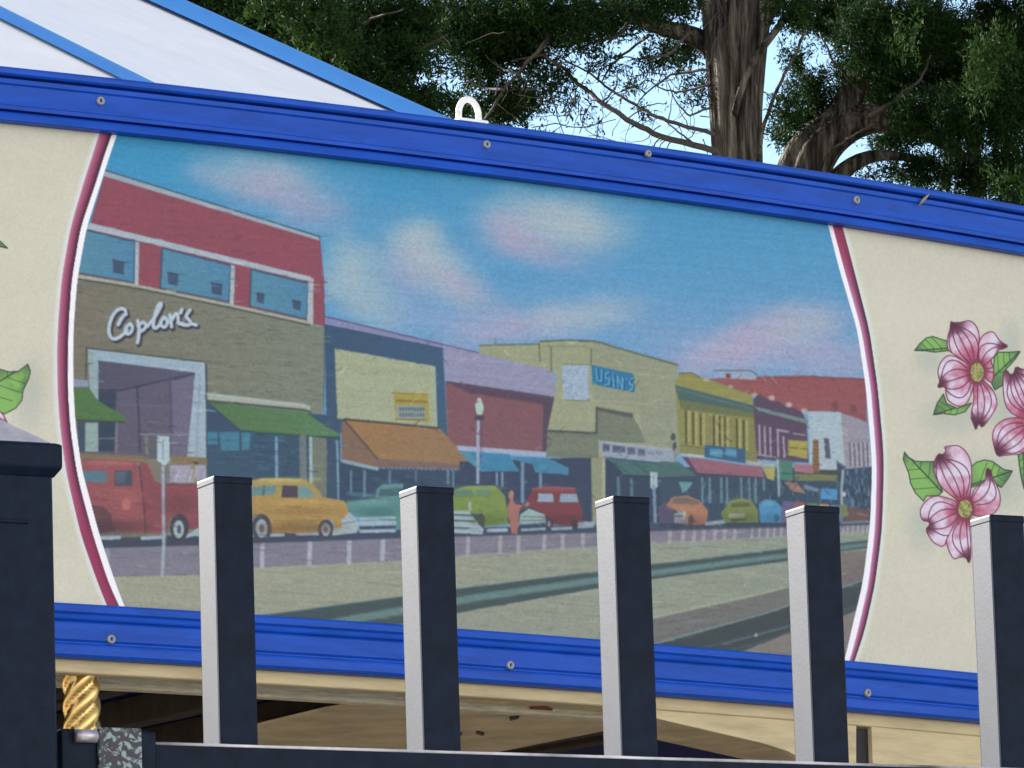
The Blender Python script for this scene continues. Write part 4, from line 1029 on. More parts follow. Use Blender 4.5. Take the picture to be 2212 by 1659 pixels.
# lifting eye on the top edge
e0 = at_ring(1013, 263, -.008); t = ring_th(e0); u = Vector((math.cos(t), math.sin(t), 0)); e0.z = Z_T0
b = MB()
b.tube([e0 + u * (.0165 * math.cos(a)) + Vector((0, 0, .012 + (.021 * math.sin(a) if a > 0 else 0))) for a in np.linspace(math.pi, 0, 15)], .0044, 10)
for s in (-1, 1): b.tube([e0 + u * .0165 * s - Vector((0, 0, .002)), e0 + u * .0165 * s + Vector((0, 0, .012))], .0044, 10)
eye = b.build("lifting_eye", M_WHITE, car, True)
n = Vector((math.sin(t), -math.cos(t), 0)); b = MB()
b.hexa([e0 + u * sx * .024 + n * sy * .012 + Vector((0, 0, sz)) for sz in (-.004, .0045) for sx, sy in ((-1, -1), (1, -1), (1, 1), (-1, 1))])
b.build("base_plate", M_WHITE, eye, False, .0015)

# wooden fascia boards under the bottom trim
sweep("fascia", [(-.010, Z_B1 + .006), (-.010, Z_B1 - .0155), (-.012, Z_B1 - .017), (-.030, Z_B1 - .017), (-.030, Z_B1 + .006)], M_PLY, thA - .12, thA - .12 + 2 * math.pi, 700, car, True)
sweep("inner_plank", [(-.078, Z_B1 - .004), (-.078, Z_B1 - .0215), (-.080, Z_B1 - .023), (-.100, Z_B1 - .023), (-.100, Z_B1 - .004)], M_BOARD, thA - .12, thA - .12 + 2 * math.pi, 700, car, True)


def flat_panel(name, pts, z, th, mat):
    b = MB(); b.prism([at_height(x, y, z) for x, y in pts], (0, 0, th)); return b.build(name, mat, car, False, .0015)


pan = flat_panel("soffit_panel", [(480, 1590), (563, 1566), (705, 1532), (850, 1508), (1000, 1515), (1180, 1520), (1372, 1530), (1380, 1560), (1298, 1581), (1060, 1628), (800, 1682), (480, 1740)], Z_B1 - .014, .004, M_PLYD)
b = MB(); k = [at_height(1165 + 38 * math.cos(a) * (1 + .2 * math.sin(3 * a)), 1534 + 9 * math.sin(a), Z_B1 - .0142) for a in np.linspace(0, 2 * math.pi, 18, endpoint=False)]
b.prism(k, (0, 0, -.003)); b.build("wood_knot", M_KNOT, pan)
for pts in ([(930, 1566), (942, 1545), (948, 1547), (940, 1570)], [(955, 1606), (990, 1580), (998, 1583), (972, 1612)], [(1030, 1578), (1046, 1582), (1044, 1587), (1028, 1582)], [(1100, 1548), (1122, 1545), (1120, 1550), (1102, 1554)]):
    b = MB(); b.prism([at_height(x, y, Z_B1 - .0142) for x, y in pts], (0, 0, -.002)); b.build("stain", M_SLOT, pan)
flat_panel("soffit_panel", [(1395, 1548), (1430, 1556), (1646, 1608), (1740, 1628), (1760, 1676), (1618, 1643), (1424, 1600), (1380, 1588)], Z_B1 - .018, .004, M_PLYD)


def wall_panel(name, pts, off, th, mat, parent=car):
    b = MB(); P = [at_ring(x, y, off) for x, y in pts]; t = ring_th(P[0]); n = Vector((-math.sin(t), math.cos(t), 0)) * th
    b.prism(P, n); return b.build(name, mat, parent, False, .001)


val = wall_panel("valance_panel", [(1400, 1500), (1650, 1522), (1850, 1540), (1850, 1700), (1700, 1622), (1646, 1605), (1422, 1553), (1395, 1542)], -.013, .012, M_PLY)
wall_panel("valance_panel", [(1882, 1542), (2060, 1556), (2230, 1570), (2400, 1588), (2560, 1606), (2560, 1780), (2400, 1760), (2230, 1740), (1888, 1720), (1884, 1600)], -.012, .010, M_PLY)
wall_panel("slot", [(1846, 1575), (1884, 1575), (1888, 1720), (1850, 1720)], -.020, .006, M_SLOT, val)  # near-black plate filling the gap between the two valance panels

# dark underside of the ride, centre drum and platform
b = MB(); nn = 96
ro, ri, zc = R - .102, .9, Z_B1 + .03
b.add([Vector((KX + r * math.sin(a), KY - r * math.cos(a), z)) for z in (zc, zc + .02) for r in (ro, ri) for a in np.linspace(0, 2 * math.pi, nn, endpoint=False)],
      [f for i in range(nn) for j in [(i + 1) % nn] for f in ((i, j, nn + j, nn + i), (2 * nn + i, 3 * nn + i, 3 * nn + j, 2 * nn + j))])
b.build("ceiling", M_NAVY, car)
for px in (250, 330, 620, 905, 1330, 1470, 1560):
    p = at_ring(px, 1545, -.125); t = ring_th(p); o = Vector((math.sin(t), -math.cos(t), 0)); w = Vector((math.cos(t), math.sin(t), 0)) * .018
    b = MB(); b.hexa([Vector((KX, KY, z)) + o * r + s * w for z in (Z_B1 - .028 + .02, Z_B1 + .029) for r, s in ((R - .125, -1), (R - .125, 1), (R - 2.6, 1), (R - 2.6, -1))])
    b.build("sweep_beam", M_BEAM, car, False, .002)
b = MB(); b.tube([(KX, KY, 0.1), (KX, KY, Z_B1 + .1)], 1.0, 48); b.build("centre_drum", M_NAVY, car)
b = MB(); b.tube([(KX, KY, .12), (KX, KY, .32)], R - .5, 96); b.build("platform", M_PLYD, car)

# twisted brass pole
pc = at_ring(176, 1500, -.044); rp = 42 / FPX * math.hypot(pc.x, pc.y)
me_v, me_f = [], []; zt = Z_B1 - .012; nz, na, lead = 420, 40, .115
for i in range(nz):
    z = zt - i * .0042
    for k in range(na):
        a = 2 * math.pi * k / na; ph = 4 * (a - 2 * math.pi * z / lead) / 2
        rr = rp * (.70 + .30 * abs(math.cos(ph)) ** .7)
        me_v.append((pc.x + rr * math.cos(a), pc.y + rr * math.sin(a), z))
for i in range(nz - 1):
    for k in range(na): me_f.append((i * na + k, i * na + (k + 1) % na, (i + 1) * na + (k + 1) % na, (i + 1) * na + k))
link("pole", mesh("pole", me_v, me_f), M_BRASS, car, True)

# canvas top: twenty facets between ridges
APEX = Vector((KX, KY, 5.79342311 + H - .03)); TA = .542; A0 = math.atan2(-KY, -KX) ; F1, F2 = 0.837758, math.radians(30.2); DF = F1 - F2
NS = 20; ribs = [F2 + k * 2 * math.pi / NS for k in range(NS)]
ribs = [F2 + k * DF for k in range(-4, 6)] + [F2 + 6 * DF + k * (2 * math.pi - 10 * DF) / 10 for k in range(10)]
ribs = sorted(r % (2 * math.pi) for r in ribs)
RE = R - .28


def rib_pt(ph, r, lift=0.0):
    a = A0 + ph
    return APEX + Vector((math.cos(a) * r, math.sin(a) * r, -TA * r + lift))


cv, cf = [], []; NR, NC = 90, 18
wr = vnoise(400, 400, 50, 50, 4, 77)
for s in range(len(ribs)):
    pa, pb = ribs[s], ribs[(s + 1) % len(ribs)]; base = len(cv)
    for i in range(NR + 1):
        r = .05 + (RE - .05) * i / NR; A, B = rib_pt(pa, r), rib_pt(pb, r)
        for j in range(NC + 1):
            f = j / NC; w = 4 * f * (1 - f)
            k = wr[(i * 4) % 400, (j * 20 + s * 37) % 400] * .03 * w
            cv.append(A.lerp(B, f) + Vector((0, 0, -.03 * w + k)))
    for i in range(NR):
        for j in range(NC):
            q = base + i * (NC + 1) + j; cf.append((q, q + 1, q + NC + 2, q + NC + 1))
canopy = link("canopy", mesh("canopy", cv, cf), M_CANVAS, car, True)
for ph in ribs:
    near = abs(ph - F1) < .02
    wd, hh = (.066, .026) if near else (.050, .004)
    a = A0 + ph; tang = Vector((-math.sin(a), math.cos(a), 0)); up = Vector((math.cos(a) * TA, math.sin(a) * TA, 1)).normalized()
    K = 10; vs, fs = [], []; nr = 40
    for i in range(nr + 1):
        c = rib_pt(ph, .05 + (RE - .04) * i / nr)
        for k in range(K + 1):
            w = math.pi * k / K
            vs.append(c + tang * wd * math.cos(w) - up * (.012 + abs(math.cos(w)) * wd * .16 * .5) + up * (.016 + hh * math.sin(w)))
    for i in range(nr):
        for k in range(K): q = i * (K + 1) + k; fs.append((q, q + 1, q + K + 2, q + K + 1))
    link("ridge_stripe", mesh("ridge_stripe", vs, fs), M_STRIPE, canopy, True)

# a dry leaf stalk caught on the trim
b = MB(); p0, p1, p2 = at_ring(1985, 444, .010), at_ring(1995, 432, .016), at_ring(2006, 420, .013)
b.tube([p0, p1, p2], [.0012, .0024, .0014], 6)
tag(b.build("twig", material("dry_stalk", (.30, .22, .17), .8, noise=(200, .3)), None, True), "small dry twig caught on the blue top trim of the carousel", "twig")
# ------------------------------------------------------------------ fence in front
FB, FX0, FD, FS, FW = 0.47073696, -0.13591465, 2.9371, 0.10184885, 0.019
FZT, FZB = .48644909 + H, .36370461 + H
fe = Vector((math.cos(FB), math.sin(FB), 0)); fn = Vector((-math.sin(FB), math.cos(FB), 0)); f0 = Vector((FX0, FD, 0))
fence = tag(empty("fence", f0), "black metal picket fence with flat topped square pickets and a wide capped gate post", "fence")


def beam(b, o, du, dv, z0, z1):     # box: corner o, edge vectors du, dv, heights
    o = Vector((o.x, o.y, 0)); b.hexa([o + Vector((0, 0, z)) + k for z in (z0, z1) for k in (Vector(), du, du + dv, dv)])


def picket_mesh():
    b = MB(); beam(b, Vector(), fe * FW, fn * FW, .12, FZT - .0012)
    o = b.build("picket", M_FENCE, fence, False, .0012)
    # the pressed cap on top, a little proud of the tube
    c = MB(); beam(c, -fe * .00018 - fn * .00018, fe * (FW + .00036), fn * (FW + .00036), FZT - .0035, FZT + .0004)
    return o, c.build("picket_cap", M_FENCE, o, False, .0009)


pk, pcap = picket_mesh()
for k in range(0, 16):
    if k == 0: o, c = pk, pcap
    else:
        o = pk.copy(); COL.objects.link(o); o.parent = fence
        c = pcap.copy(); COL.objects.link(c); c.parent = o
        o.matrix_parent_inverse = Matrix.Translation(-Vector(fence.location)); c.matrix_parent_inverse = Matrix.Identity(4)
    o.location = f0 + fe * FS * k
# rails: the upper one crosses the pickets just inside the picture
xr0 = -0.98
for nm, zt in (("rail", FZB + .0006), ("rail", .30)):
    b = MB(); beam(b, f0 + fe * (FS * -.62) - fn * .0035, fe * FS * 17.2, fn * (FW + .007), zt - .038, zt)
    rl = b.build(nm, M_FENCE, fence, False, .0020, 4)
    if zt > .5: UPPER = rl
# pale bead that paints in the glint along the upper rail's top edge
M_EDGE = material("edge_glint_paint", (.34, .34, .37), .6, noise=(14, .9), stretch=(1, 1, 1))
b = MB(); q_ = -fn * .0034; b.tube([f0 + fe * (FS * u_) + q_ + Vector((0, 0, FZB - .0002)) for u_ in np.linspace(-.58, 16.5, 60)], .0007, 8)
b.build("edge_glint", M_EDGE, UPPER, True)
# gate post: its front right corner stands at the picture's left edge
PW = .0762
k0 = -1.4
for _ in range(60):
    cpt = f0 + fe * (FS * k0) + fn * (FW / 2 - PW / 2)
    px = project([(cpt.x, cpt.y, FZT)])[0][0]; k0 += (115 - px) / 440
cr_ = f0 + fe * (FS * k0) + fn * (FW / 2 - PW / 2)          # front right corner
d_ = math.hypot(cr_.x, cr_.y)


def z_of(x, y, p): return (ray(x, y).z / ray(x, y).y) * p.y + H


zc1, zc0, zc2 = z_of(127, 962, cr_), z_of(127, 1012, cr_), z_of(112, 1032, cr_)
b = MB(); beam(b, cr_ - fe * PW, fe * PW, fn * PW, 0, zc2 + .004)
post = b.build("gate_post", M_FENCE, fence, False, .003, 3)
b = MB(); o_ = cr_ - fe * PW; OV = .0032
def ringq(g, z): return [o_ + fe * (-g) + fn * (-g) + Vector((0, 0, z)), o_ + fe * (PW + g) - fn * g + Vector((0, 0, z)), o_ + fe * (PW + g) + fn * (PW + g) + Vector((0, 0, z)), o_ - fe * g + fn * (PW + g) + Vector((0, 0, z))]
L_ = [ringq(.0003, zc2), ringq(OV, zc0), ringq(OV, zc1), ringq(OV * .4, zc1 + .0008)]
LT_ = [ringq(-.0005, zc1 + .0012), ringq(-.017, zc1 + .0135), ringq(-.030, zc1 + .0138)]
b.add([p for q in L_ for p in q], [(i * 4 + j, i * 4 + (j + 1) % 4, (i + 1) * 4 + (j + 1) % 4, (i + 1) * 4 + j) for i in range(len(L_) - 1) for j in range(4)] + [(12, 13, 14, 15), (3, 2, 1, 0)])
pcp = b.build("post_cap", M_FENCE, post, False, .0009)
b = MB(); b.add([p for q in LT_ for p in q], [(i * 4 + j, i * 4 + (j + 1) % 4, (i + 1) * 4 + (j + 1) % 4, (i + 1) * 4 + j) for i in range(2) for j in range(4)] + [(8, 9, 10, 11), (3, 2, 1, 0)])
b.build("cap_top", material("pale_grey_paint", (.40, .39, .43), .8, noise=(60, .25)), pcp, False, .0006)  # paler grey than the sides of the cap
b = MB(); beam(b, cr_ - fe * (PW - .001) - fn * .0012, fe * (PW * .82), fn * .002, z_of(60, 1136, cr_), z_of(60, 1128, cr_)); b.build("weld_seam", M_FENCE, post, False, .0005)

# worn hinge bracket between post and rail
M_WORN = bpy.data.materials.new("worn_paint"); M_WORN.use_nodes = True
nt = M_WORN.node_tree; pb = nt.nodes["Principled BSDF"]; tcn = nt.nodes.new("ShaderNodeTexCoord"); nz1 = nt.nodes.new("ShaderNodeTexNoise"); nz1.inputs["Scale"].default_value = 210; nz1.inputs["Detail"].default_value = 3; nz1.inputs["Distortion"].default_value = 1.2
rmp = nt.nodes.new("ShaderNodeValToRGB"); rmp.color_ramp.elements[0].position = .48; rmp.color_ramp.elements[0].color = (.012, .012, .022, 1); rmp.color_ramp.elements[1].position = .56; rmp.color_ramp.elements[1].color = (.20, .27, .29, 1)
nt.links.new(tcn.outputs["Object"], nz1.inputs["Vector"]); nt.links.new(nz1.outputs[0], rmp.inputs[0]); nt.links.new(rmp.outputs[0], pb.inputs["Base Color"]); pb.inputs["Roughness"].default_value = .5


def fence_x(px):      # distance along the fence of a picture column on the front plane
    lo, hi = -3.0, 3.0
    for _ in range(50):
        m = (lo + hi) / 2; p = f0 + fe * m * .3 - fn * .006
        if project([(p.x, p.y, FZB)])[0][0] < px: lo = m
        else: hi = m
    return lo * .3


xa, xb, xc, xd = [fence_x(v) for v in (127, 205, 298, 335)]
zt_ = z_of(250, 1578, f0 + fe * xb)
b = MB(); beam(b, f0 + fe * xa - fn * .008, fe * (xd - xa), fn * (FW + .016), zt_ - .07, zt_); br = b.build("rail_bracket", M_FENCE, fence, False, .002, 3)
b = MB(); beam(b, f0 + fe * xb - fn * .0105, fe * (xc - xb), fn * .0022, zt_ - .072, zt_ + .0006); b.build("worn_plate", M_WORN, br, False, .0006)
b = MB(); zz = zt_ - .0035; b.tube([f0 + fe * (xb - .011) - fn * .0098 + Vector((0, 0, zz)), f0 + fe * (xb - .001) - fn * .0098 + Vector((0, 0, zz))], .003, 10); b.build("hinge_barrel", material("bare_steel", (.45, .42, .46), .4, .6, noise=(300, .3)), br, True)

# ------------------------------------------------------------------ ground
def ground_material():
    m = material("pavement", (.36, .34, .30), .9, noise=(1.5, .15), bump=(40, .3, .01)); return m


def sheet_obj(name, x0, x1, y0, y1, z, mat):
    o = link(name, mesh(name, [(x0, y0, z), (x1, y0, z), (x1, y1, z), (x0, y1, z)], [(0, 1, 2, 3)]), mat); tag(o, kind="structure"); return o


sheet_obj("ground", -1200, 1200, -1200, 1200, 0, material("dry_grass", (.13, .13, .06), .95, noise=(.6, .3), bump=(30, .6, .05)))
sheet_obj("pavement", -30, 30, -25, 27, .004, ground_material())

# ------------------------------------------------------------------ trees behind
def leaf_material(name, c, tr):
    m = bpy.data.materials.new(name); m.use_nodes = True; nt = m.node_tree; b = nt.nodes["Principled BSDF"]
    at = nt.nodes.new("ShaderNodeAttribute"); at.attribute_name = "tint"
    mx = nt.nodes.new("ShaderNodeMix"); mx.data_type = 'RGBA'; mx.inputs[6].default_value = (c[0] * .5, c[1] * .5, c[2] * .6, 1); mx.inputs[7].default_value = (c[0] * 1.6, c[1] * 1.5, c[2] * 1.1, 1)
    nt.links.new(at.outputs["Fac"], mx.inputs[0]); nt.links.new(mx.outputs[2], b.inputs["Base Color"]); b.inputs["Roughness"].default_value = .75; b.inputs["Specular IOR Level"].default_value = .08
    t = nt.nodes.new("ShaderNodeBsdfTranslucent"); nt.links.new(mx.outputs[2], t.inputs[0]); ad = nt.nodes.new("ShaderNodeMixShader"); ad.inputs[0].default_value = tr
    nt.links.new(b.outputs[0], ad.inputs[1]); nt.links.new(t.outputs[0], ad.inputs[2]); nt.links.new(ad.outputs[0], nt.nodes["Material Output"].inputs[0])
    return m


def bark_material():
    m = material("shaggy_bark", (.07, .06, .05), .92, bump=(8, 1.0, .09), stretch=(5, 5, .4)); nt = m.node_tree; b = nt.nodes["Principled BSDF"]; b.inputs["Specular IOR Level"].default_value = .1
    mp = next(k for k in nt.nodes if k.type == 'MAPPING'); n = nt.nodes.new("ShaderNodeTexNoise"); n.inputs["Scale"].default_value = 5; n.inputs["Detail"].default_value = 7; n.inputs["Roughness"].default_value = .7
    r = nt.nodes.new("ShaderNodeValToRGB"); e = r.color_ramp.elements
    e[0].position = .38; e[0].color = (.012, .010, .009, 1); e[1].position = .66; e[1].color = (.19, .165, .135, 1); k = e.new(.5); k.color = (.062, .054, .046, 1)
    nt.links.new(mp.outputs[0], n.inputs["Vector"]); nt.links.new(n.outputs[0], r.inputs[0]); nt.links.new(r.outputs[0], b.inputs["Base Color"]); return m


M_BARK = bark_material(); M_TWIG = material("twig_bark", (.05, .04, .035), .9, noise=(20, .3))
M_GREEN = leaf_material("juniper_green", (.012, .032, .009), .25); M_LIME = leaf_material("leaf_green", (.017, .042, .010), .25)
SC = FPX                      # picture units per metre at one metre


def crown_mesh(name, clumps, depth, mat, parent, leaf_len, leaf_w, dens, seed, droop=.5):
    """sprigs of scale foliage: (x, y, rx, ry, density) clumps hung at the tree's own depth"""
    r = np.random.default_rng(seed); Vs, Ts = [], []
    for (x, y, rx, ry, d, dz) in clumps:
        c = np.array(at_depth(x, y, depth + dz)); s = (depth + dz) / FPX
        a, bb = rx * s, ry * s
        n = int(20.0 * dens * d * math.pi * a * bb / (leaf_len * leaf_w))
        if n < 1: continue
        nt_ = max(6, n // 26)                                   # twigs, each with its fan of sprigs
        tw = r.normal(size=(nt_, 3)); tw *= (r.random((nt_, 1)) ** .45) / np.linalg.norm(tw, axis=1, keepdims=True)
        tw = c + tw * np.array([a, .5 * (a + bb), bb])
        td = r.normal(size=(nt_, 3)); td[:, 2] -= droop; td /= np.linalg.norm(td, axis=1, keepdims=True)
        tint = np.clip(r.normal(.42, .22, nt_), 0, 1)
        k = r.integers(0, nt_, n); al = r.uniform(-1, 1, n)[:, None] * leaf_len * 2.6
        p = tw[k] + td[k] * al + r.normal(size=(n, 3)) * leaf_len * .42
        dr = td[k] + r.normal(size=(n, 3)) * .55; dr /= np.linalg.norm(dr, axis=1, keepdims=True)
        sd = np.cross(dr, r.normal(size=(n, 3))); sd /= np.linalg.norm(sd, axis=1, keepdims=True)
        L = leaf_len * r.uniform(.6, 1.3, n)[:, None]; W = leaf_w * r.uniform(.6, 1.3, n)[:, None]
        q = np.stack([p - dr * L * .5, p + sd * W * .5, p + dr * L * .5, p - sd * W * .5], 1)
        Vs.append(q.reshape(-1, 3)); Ts.append(np.repeat(np.clip(tint[k] + r.normal(0, .1, n), 0, 1), 4))
    V = np.concatenate(Vs); T = np.concatenate(Ts); me = quad_mesh(name, V, np.arange(len(V)).reshape(-1, 4))
    at = me.attributes.new("tint", 'FLOAT', 'POINT'); at.data.foreach_set("value", T.astype(np.float32))
    return link(name, me, mat, parent)


def trunk_mesh(name, path, depth, parent, mat, flutes=9, amp=.14, seed=3, n=44):
    """path of (x, y, width) in picture units, optional depth offset; ridged bark"""
    r = random.Random(seed); pts = [at_depth(p[0], p[1], depth + (p[3] if len(p) > 3 else 0)) for p in path]; rad = [p[2] * .5 * depth / FPX for p in path]
    # resample
    P, Rr = [], []
    for i in range(len(pts) - 1):
        m = max(3, int((pts[i + 1] - pts[i]).length / .05)); m = min(m, 60)
        for k in range(m):
            f = k / m; P.append(pts[i].lerp(pts[i + 1], f)); Rr.append(rad[i] + (rad[i + 1] - rad[i]) * f)
    P.append(pts[-1]); Rr.append(rad[-1])
    for _ in range(6):
        P = [P[0]] + [(P[i - 1] + P[i] * 2 + P[i + 1]) / 4 for i in range(1, len(P) - 1)] + [P[-1]]
    b = MB(); b.tube(P, Rr, n)
    ph = [r.uniform(0, 6.28) for _ in range(5)]; nz_ = vnoise(n, len(P), max(3, n / 12), 14, 3, seed); nf_ = vnoise(n, len(P), max(2, n / 30), 22, 2, seed + 50)
    for i in range(len(P)):
        for k in range(n):
            v = b.v[i * n + k]; a = 2 * math.pi * k / n
            rg = math.sin(flutes * a + ph[0] + .5 * math.sin(i * .07 + ph[1])) * .35 + .7 * math.sin(2 * a + ph[2]) * .4 + 1.6 * nz_[i, k] + .9 * (.25 - abs(nf_[i, k]))
            b.v[i * n + k] = P[i] + (v - P[i]) * (1 + amp * rg)
    return b.build(name, mat, parent, True)


def branch(parent, pts, w0, w1, depth, mat=None, seed=1):
    r = random.Random(seed); P = []
    for i in range(len(pts) - 1):
        for k in range(5):
            f = k / 5; x = pts[i][0] * (1 - f) + pts[i + 1][0] * f + r.uniform(-2, 2); y = pts[i][1] * (1 - f) + pts[i + 1][1] * f + r.uniform(-2, 2)
            P.append(at_depth(x, y, depth + .1 * math.sin(len(P) * .4 + seed)))
    P.append(at_depth(*pts[-1], depth)); n = len(P)
    b = MB(); b.tube(P, [.5 * (w0 + (w1 - w0) * i / (n - 1)) * depth / FPX for i in range(n)], 7); return b.build("branch", mat or M_TWIG, parent, True)


def foot(x, y, depth): p = at_depth(x, y, depth); return Vector((p.x, p.y, 0))


D1, D2, D3 = 34.0, 36.0, 31.0
# the tall cedar
t1 = tag(empty("cedar_tree", foot(1592, 345, D1)), "tall cedar with an upright shaggy trunk and bare drooping branches, behind the carousel", "tree")
g = foot(1592, 345, D1); yg = project([g])[0][1]
trunk_mesh("trunk", [(1604, yg, 170), (1604, yg * .5, 120), (1603, 420, 84), (1603, 330, 80), (1602, 240, 80), (1604, 150, 86), (1612, 60, 92), (1620, -60, 88), (1612, -400, 84), (1606, -900, 60), (1606, -1600, 20)], D1, t1, M_BARK, 8, .30, 4, 110)
trunk_mesh("limb", [(1585, yg, 120), (1580, yg * .5, 90), (1568, 420, 58, -.06), (1565, 330, 56, -.06), (1560, 240, 58, -.06), (1556, 150, 62, -.06), (1548, 60, 58, -.05), (1536, -30, 50), (1500, -300, 40), (1440, -700, 20)], D1, t1, M_BARK, 6, .30, 8, 70)
trunk_mesh("limb", [(1585, 250, 14, -.2), (1605, 170, 16, -.2), (1640, 110, 16, -.2), (1690, 50, 15, -.1), (1740, -20, 12)], D1, t1, M_BARK, 5, .15, 15, 14)
trunk_mesh("limb", [(1585, 170, 46), (1530, 90, 48), (1490, 70, 40), (1430, 66, 36), (1370, 36, 34), (1318, 5, 30), (1240, -60, 20)], D1, t1, M_BARK, 5, .1, 5, 16)
trunk_mesh("limb", [(1600, 150, 40), (1640, 60, 40), (1690, -30, 34), (1740, -160, 20)], D1, t1, M_BARK, 5, .1, 6, 16)
for i, (pts, w0, w1) in enumerate((
        ([(1106, 132), (1172, 118), (1221, 149), (1248, 180), (1301, 222), (1353, 257), (1426, 295), (1545, 326)][::-1], 15, 5),
        ([(1180, 110), (1266, 153), (1318, 194), (1387, 236), (1440, 262), (1545, 290)][::-1], 10, 3),
        ([(1207, 45), (1179, 90), (1141, 135), (1089, 194), (1047, 257)], 13, 5), ([(1190, 201), (1217, 288)], 4, 2), ([(1266, 236), (1252, 288)], 4, 2),
        ([(1400, 75), (1387, 87), (1318, 142), (1300, 180)], 9, 3), ([(1530, 150), (1450, 160), (1390, 205), (1370, 235)], 7, 2), ([(1530, 185), (1470, 200), (1420, 190), (1390, 160)], 6, 2),
        ([(1540, 230), (1490, 250), (1462, 222), (1440, 170)], 6, 2), ([(1353, 257), (1400, 228), (1440, 222)], 4, 2), ([(1301, 222), (1330, 190), (1335, 150)], 5, 2), ([(1426, 295), (1410, 318), (1400, 335)], 4, 2),
        ([(1248, 180), (1240, 225), (1222, 262)], 4, 2), ([(1500, 310), (1470, 290), (1440, 262), (1420, 255)], 5, 2), ([(1370, 36), (1330, 80), (1280, 92), (1220, 120)], 10, 3), ([(1490, 70), (1440, 120), (1380, 128), (1330, 120)], 8, 2),
        ([(1150, 275), (1200, 268), (1260, 276), (1330, 258)], 3, 2), ([(1120, 160), (1085, 150), (1050, 120)], 7, 3), ([(1089, 194), (1040, 190), (1000, 165)], 7, 3), ([(1640, 330), (1648, 280), (1680, 190), (1720, 110), (1745, 50)], 11, 5), ([(1530, 20), (1470, 10), (1420, 25)], 9, 3))):
    branch(t1, pts, w0, w1, D1 - .25, M_TWIG if i != 19 else M_BARK, i)
# the haze of fine bare twigs hanging in the gap beside the trunk
rt = random.Random(14); tb = MB()
for i in range(150):
    if i < 95: x, y = rt.uniform(1150, 1540), rt.uniform(60, 320)
    else: x, y = rt.uniform(880, 1250), rt.uniform(40, 240)
    a = rt.choice((1, -1)) * rt.uniform(.2, 1.5) + (math.pi if rt.random() < .5 else 0); w = rt.uniform(1.2, 3.2); P_ = []; dz = rt.uniform(-.8, .8)
    for k in range(rt.randint(5, 10)):
        P_.append(at_depth(x, y, D1 + dz + .02 * k)); a += rt.uniform(-.55, .55); x += 13 * math.cos(a); y += 13 * math.sin(a)
    tb.tube(P_, [w * .5 * (1 - .75 * k / len(P_)) * D1 / FPX for k in range(len(P_))], 5, False)
tag(tb.build("twigs", M_TWIG, t1, True), kind="stuff")
rr = random.Random(3); cl = []
for (x, y, rx, ry, d) in ((1180, 40, 130, 60, .9), (1100, 90, 90, 60, .9), (1040, 60, 120, 70, 1.0), (960, 40, 110, 60, 1.0), (1330, 40, 90, 50, .6), (1260, 70, 70, 45, .55), (1420, 10, 110, 40, .8), (1480, 100, 50, 50, .55), (1420, 130, 60, 40, .35),
                         (1190, 170, 50, 40, .5), (1130, 210, 60, 45, .8), (1080, 235, 70, 40, .9), (1000, 240, 60, 30, .7), (1040, 150, 60, 50, .9), (1150, 120, 50, 40, .6), (1300, 140, 60, 30, .25), (1240, 215, 40, 25, .25), (1360, 190, 40, 25, .2), (1500, 190, 40, 40, .3),
                         (1400, 240, 40, 20, .15), (1560, 10, 60, 30, .5), (1700, 20, 60, 40, .6), (1000, 420, 190, 90, .7), (1120, 330, 90, 40, .6), (1250, -700, 260, 260, .35), (1950, -700, 240, 260, .35), (1200, -120, 300, 120, .7), (1500, -160, 200, 120, .6), (1620, -420, 320, 220, .5), (1600, -900, 260, 300, .4), (1290, 255, 40, 18, .12)):
    cl.append((x, y, rx, ry, d, rr.uniform(-.5, .5)))
crown_mesh("crown", cl, D1, M_GREEN, t1, .034, .009, .95, 21)

# the leaning cedar on the right
t2 = tag(empty("cedar_tree", foot(1715, 420, D2)), "leaning cedar whose thick trunk arches to the right beside the upright trunk", "tree")
g = foot(1715, 420, D2); yg = project([g])[0][1]
trunk_mesh("trunk", [(1690, yg, 190), (1700, yg * .45, 140), (1718, 480, 128), (1728, 380, 124), (1758, 312, 112), (1812, 268, 92), (1880, 250, 66), (1950, 262, 46), (2030, 300, 30), (2100, 350, 16)], D2, t2, M_BARK, 7, .18, 9)
trunk_mesh("limb", [(1800, 272, 70), (1850, 190, 54), (1880, 90, 44), (1900, -60, 34), (1920, -300, 14)], D2, t2, M_BARK, 6, .12, 10, 18)
trunk_mesh("limb", [(1800, 395, 44), (1835, 352, 34), (1890, 330, 26), (1960, 338, 18), (2020, 352, 10)], D2, t2, M_BARK, 5, .12, 12, 14)
trunk_mesh("limb", [(2110, 420, 40), (2112, 360, 30), (2090, 280, 30), (2130, 180, 24), (2160, 60, 16)], D2 + .5, t2, M_BARK, 5, .12, 13, 14)
for i, (pts, w0, w1) in enumerate((([(1800, 322), (1850, 288), (1900, 262)], 7, 3), ([(1880, 250), (1930, 220), (1990, 170), (2010, 120)], 12, 4), ([(1900, 330), (1960, 380), (2010, 400)], 7, 3), ([(2030, 300), (2090, 280), (2150, 300)], 8, 3), ([(1870, 150), (1930, 100), (1990, 60)], 9, 3), ([(1860, 200), (1800, 130), (1770, 70)], 8, 3))):
    branch(t2, pts, w0, w1, D2 - .2, None, 40 + i)
cl = []
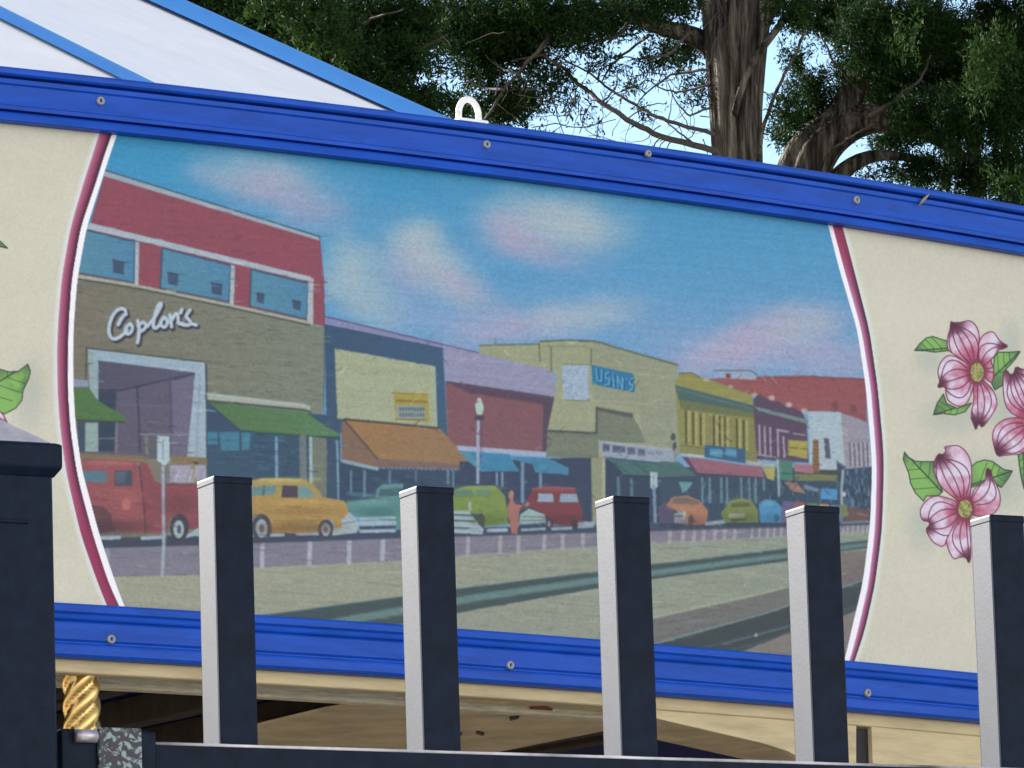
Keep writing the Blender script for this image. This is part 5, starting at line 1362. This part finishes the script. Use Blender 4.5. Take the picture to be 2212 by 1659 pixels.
for (x, y, rx, ry, d) in ((1800, 30, 100, 60, 1.0), (1880, 90, 90, 90, 1.1), (1930, 170, 90, 80, 1.0), (1980, 60, 100, 80, 1.1), (2060, 130, 90, 110, 1.2), (2150, 90, 90, 110, 1.2), (2180, 220, 70, 110, 1.1), (2080, 260, 90, 70, 1.0), (1990, 250, 70, 50, .9),
                         (1930, 300, 60, 40, .7), (1990, 370, 60, 40, .8), (2080, 370, 80, 50, .9), (2180, 370, 70, 60, 1.0), (1760, 190, 50, 50, .7), (1700, 240, 40, 60, .6), (1720, 130, 40, 40, .35), (1840, 160, 50, 50, .7), (1760, 250, 50, 50, .8), (1690, 290, 30, 30, .6),
                         (1900, 380, 60, 25, .35), (1900, 225, 60, 40, .8), (1960, 265, 60, 34, .9), (1850, 225, 40, 30, .5), (2120, 500, 180, 90, .8), (1980, 460, 90, 50, .7), (2350, 420, 180, 120, .7), (2520, 60, 220, 260, .5), (2000, -120, 260, 120, .8), (2300, 100, 140, 260, .8), (2250, -250, 260, 220, .6), (1950, -420, 260, 200, .5)):
    cl.append((x, y, rx, ry, d, rr.uniform(-.7, .7)))
crown_mesh("crown", cl, D2, M_GREEN, t2, .034, .0085, 1.0, 22, .9)

# bushy tree on the left
t3 = tag(empty("leafy_tree", foot(720, 200, D3)), "bushy dark green tree rising behind the blue edge of the canvas top", "tree")
g = foot(720, 200, D3); yg = project([g])[0][1]
trunk_mesh("trunk", [(720, yg, 170), (725, yg * .5, 130), (735, 330, 90), (742, 250, 50), (748, 190, 26), (752, 150, 12)], D3, t3, M_BARK, 7, .12, 19, 24)
for i, (pts, w0, w1) in enumerate((([(750, 150), (820, 120), (900, 110), (960, 80)], 14, 4), ([(740, 160), (690, 90), (640, 40)], 12, 4), ([(745, 200), (820, 190), (880, 230), (930, 250)], 10, 4), ([(750, 90), (800, 40), (870, 20)], 10, 4))):
    branch(t3, pts, w0, w1, D3, None, 60 + i)
cl = []
for (x, y, rx, ry, d) in ((450, -20, 110, 50, 1.0), (520, 20, 90, 50, 1.1), (600, 40, 90, 70, 1.1), (690, 70, 90, 80, 1.2), (640, 110, 70, 50, 1.0), (770, 60, 90, 80, 1.1), (760, 150, 80, 60, 1.1), (850, 40, 80, 60, 1.0), (860, 130, 60, 60, .8), (830, 200, 70, 40, 1.0), (900, 215, 60, 30, .9), (720, 190, 50, 40, .9),
                         (900, 90, 50, 60, .6), (950, 130, 40, 40, .25), (940, 225, 50, 30, .8), (620, 300, 190, 110, .7), (850, 330, 150, 80, .7), (480, 480, 200, 120, .5), (720, 520, 220, 100, .5), (300, 60, 160, 200, .5), (600, -150, 300, 130, .8), (900, -150, 200, 110, .7), (700, -450, 300, 240, .6), (300, -200, 200, 200, .6)):
    cl.append((x, y, rx, ry, d, rr.uniform(-.5, .5)))
crown_mesh("crown", cl, D3, M_GREEN, t3, .034, .010, 1.15, 23, .2)
lm = crown_mesh("foliage", [(690, 60, 70, 55, .8, -1.2), (620, 30, 50, 40, .6, -1.2), (740, 110, 50, 40, .5, -1.2), (560, 20, 40, 30, .4, -1.2)], D3, M_LIME, t3, .036, .014, .6, 24, .2)  # lighter green leaves than the crown
lm["label"] = "bright green leaf cluster"
lm2 = crown_mesh("foliage", [(2140, 110, 60, 60, .7, -1.5), (2110, 180, 40, 60, .5, -1.5), (1960, 90, 40, 50, .35, -1.5), (2170, 400, 50, 20, .6, -1.5)], D2, M_LIME, t2, .040, .010, .5, 25, 1.0)
lm2["label"] = "bright green drooping sprays"
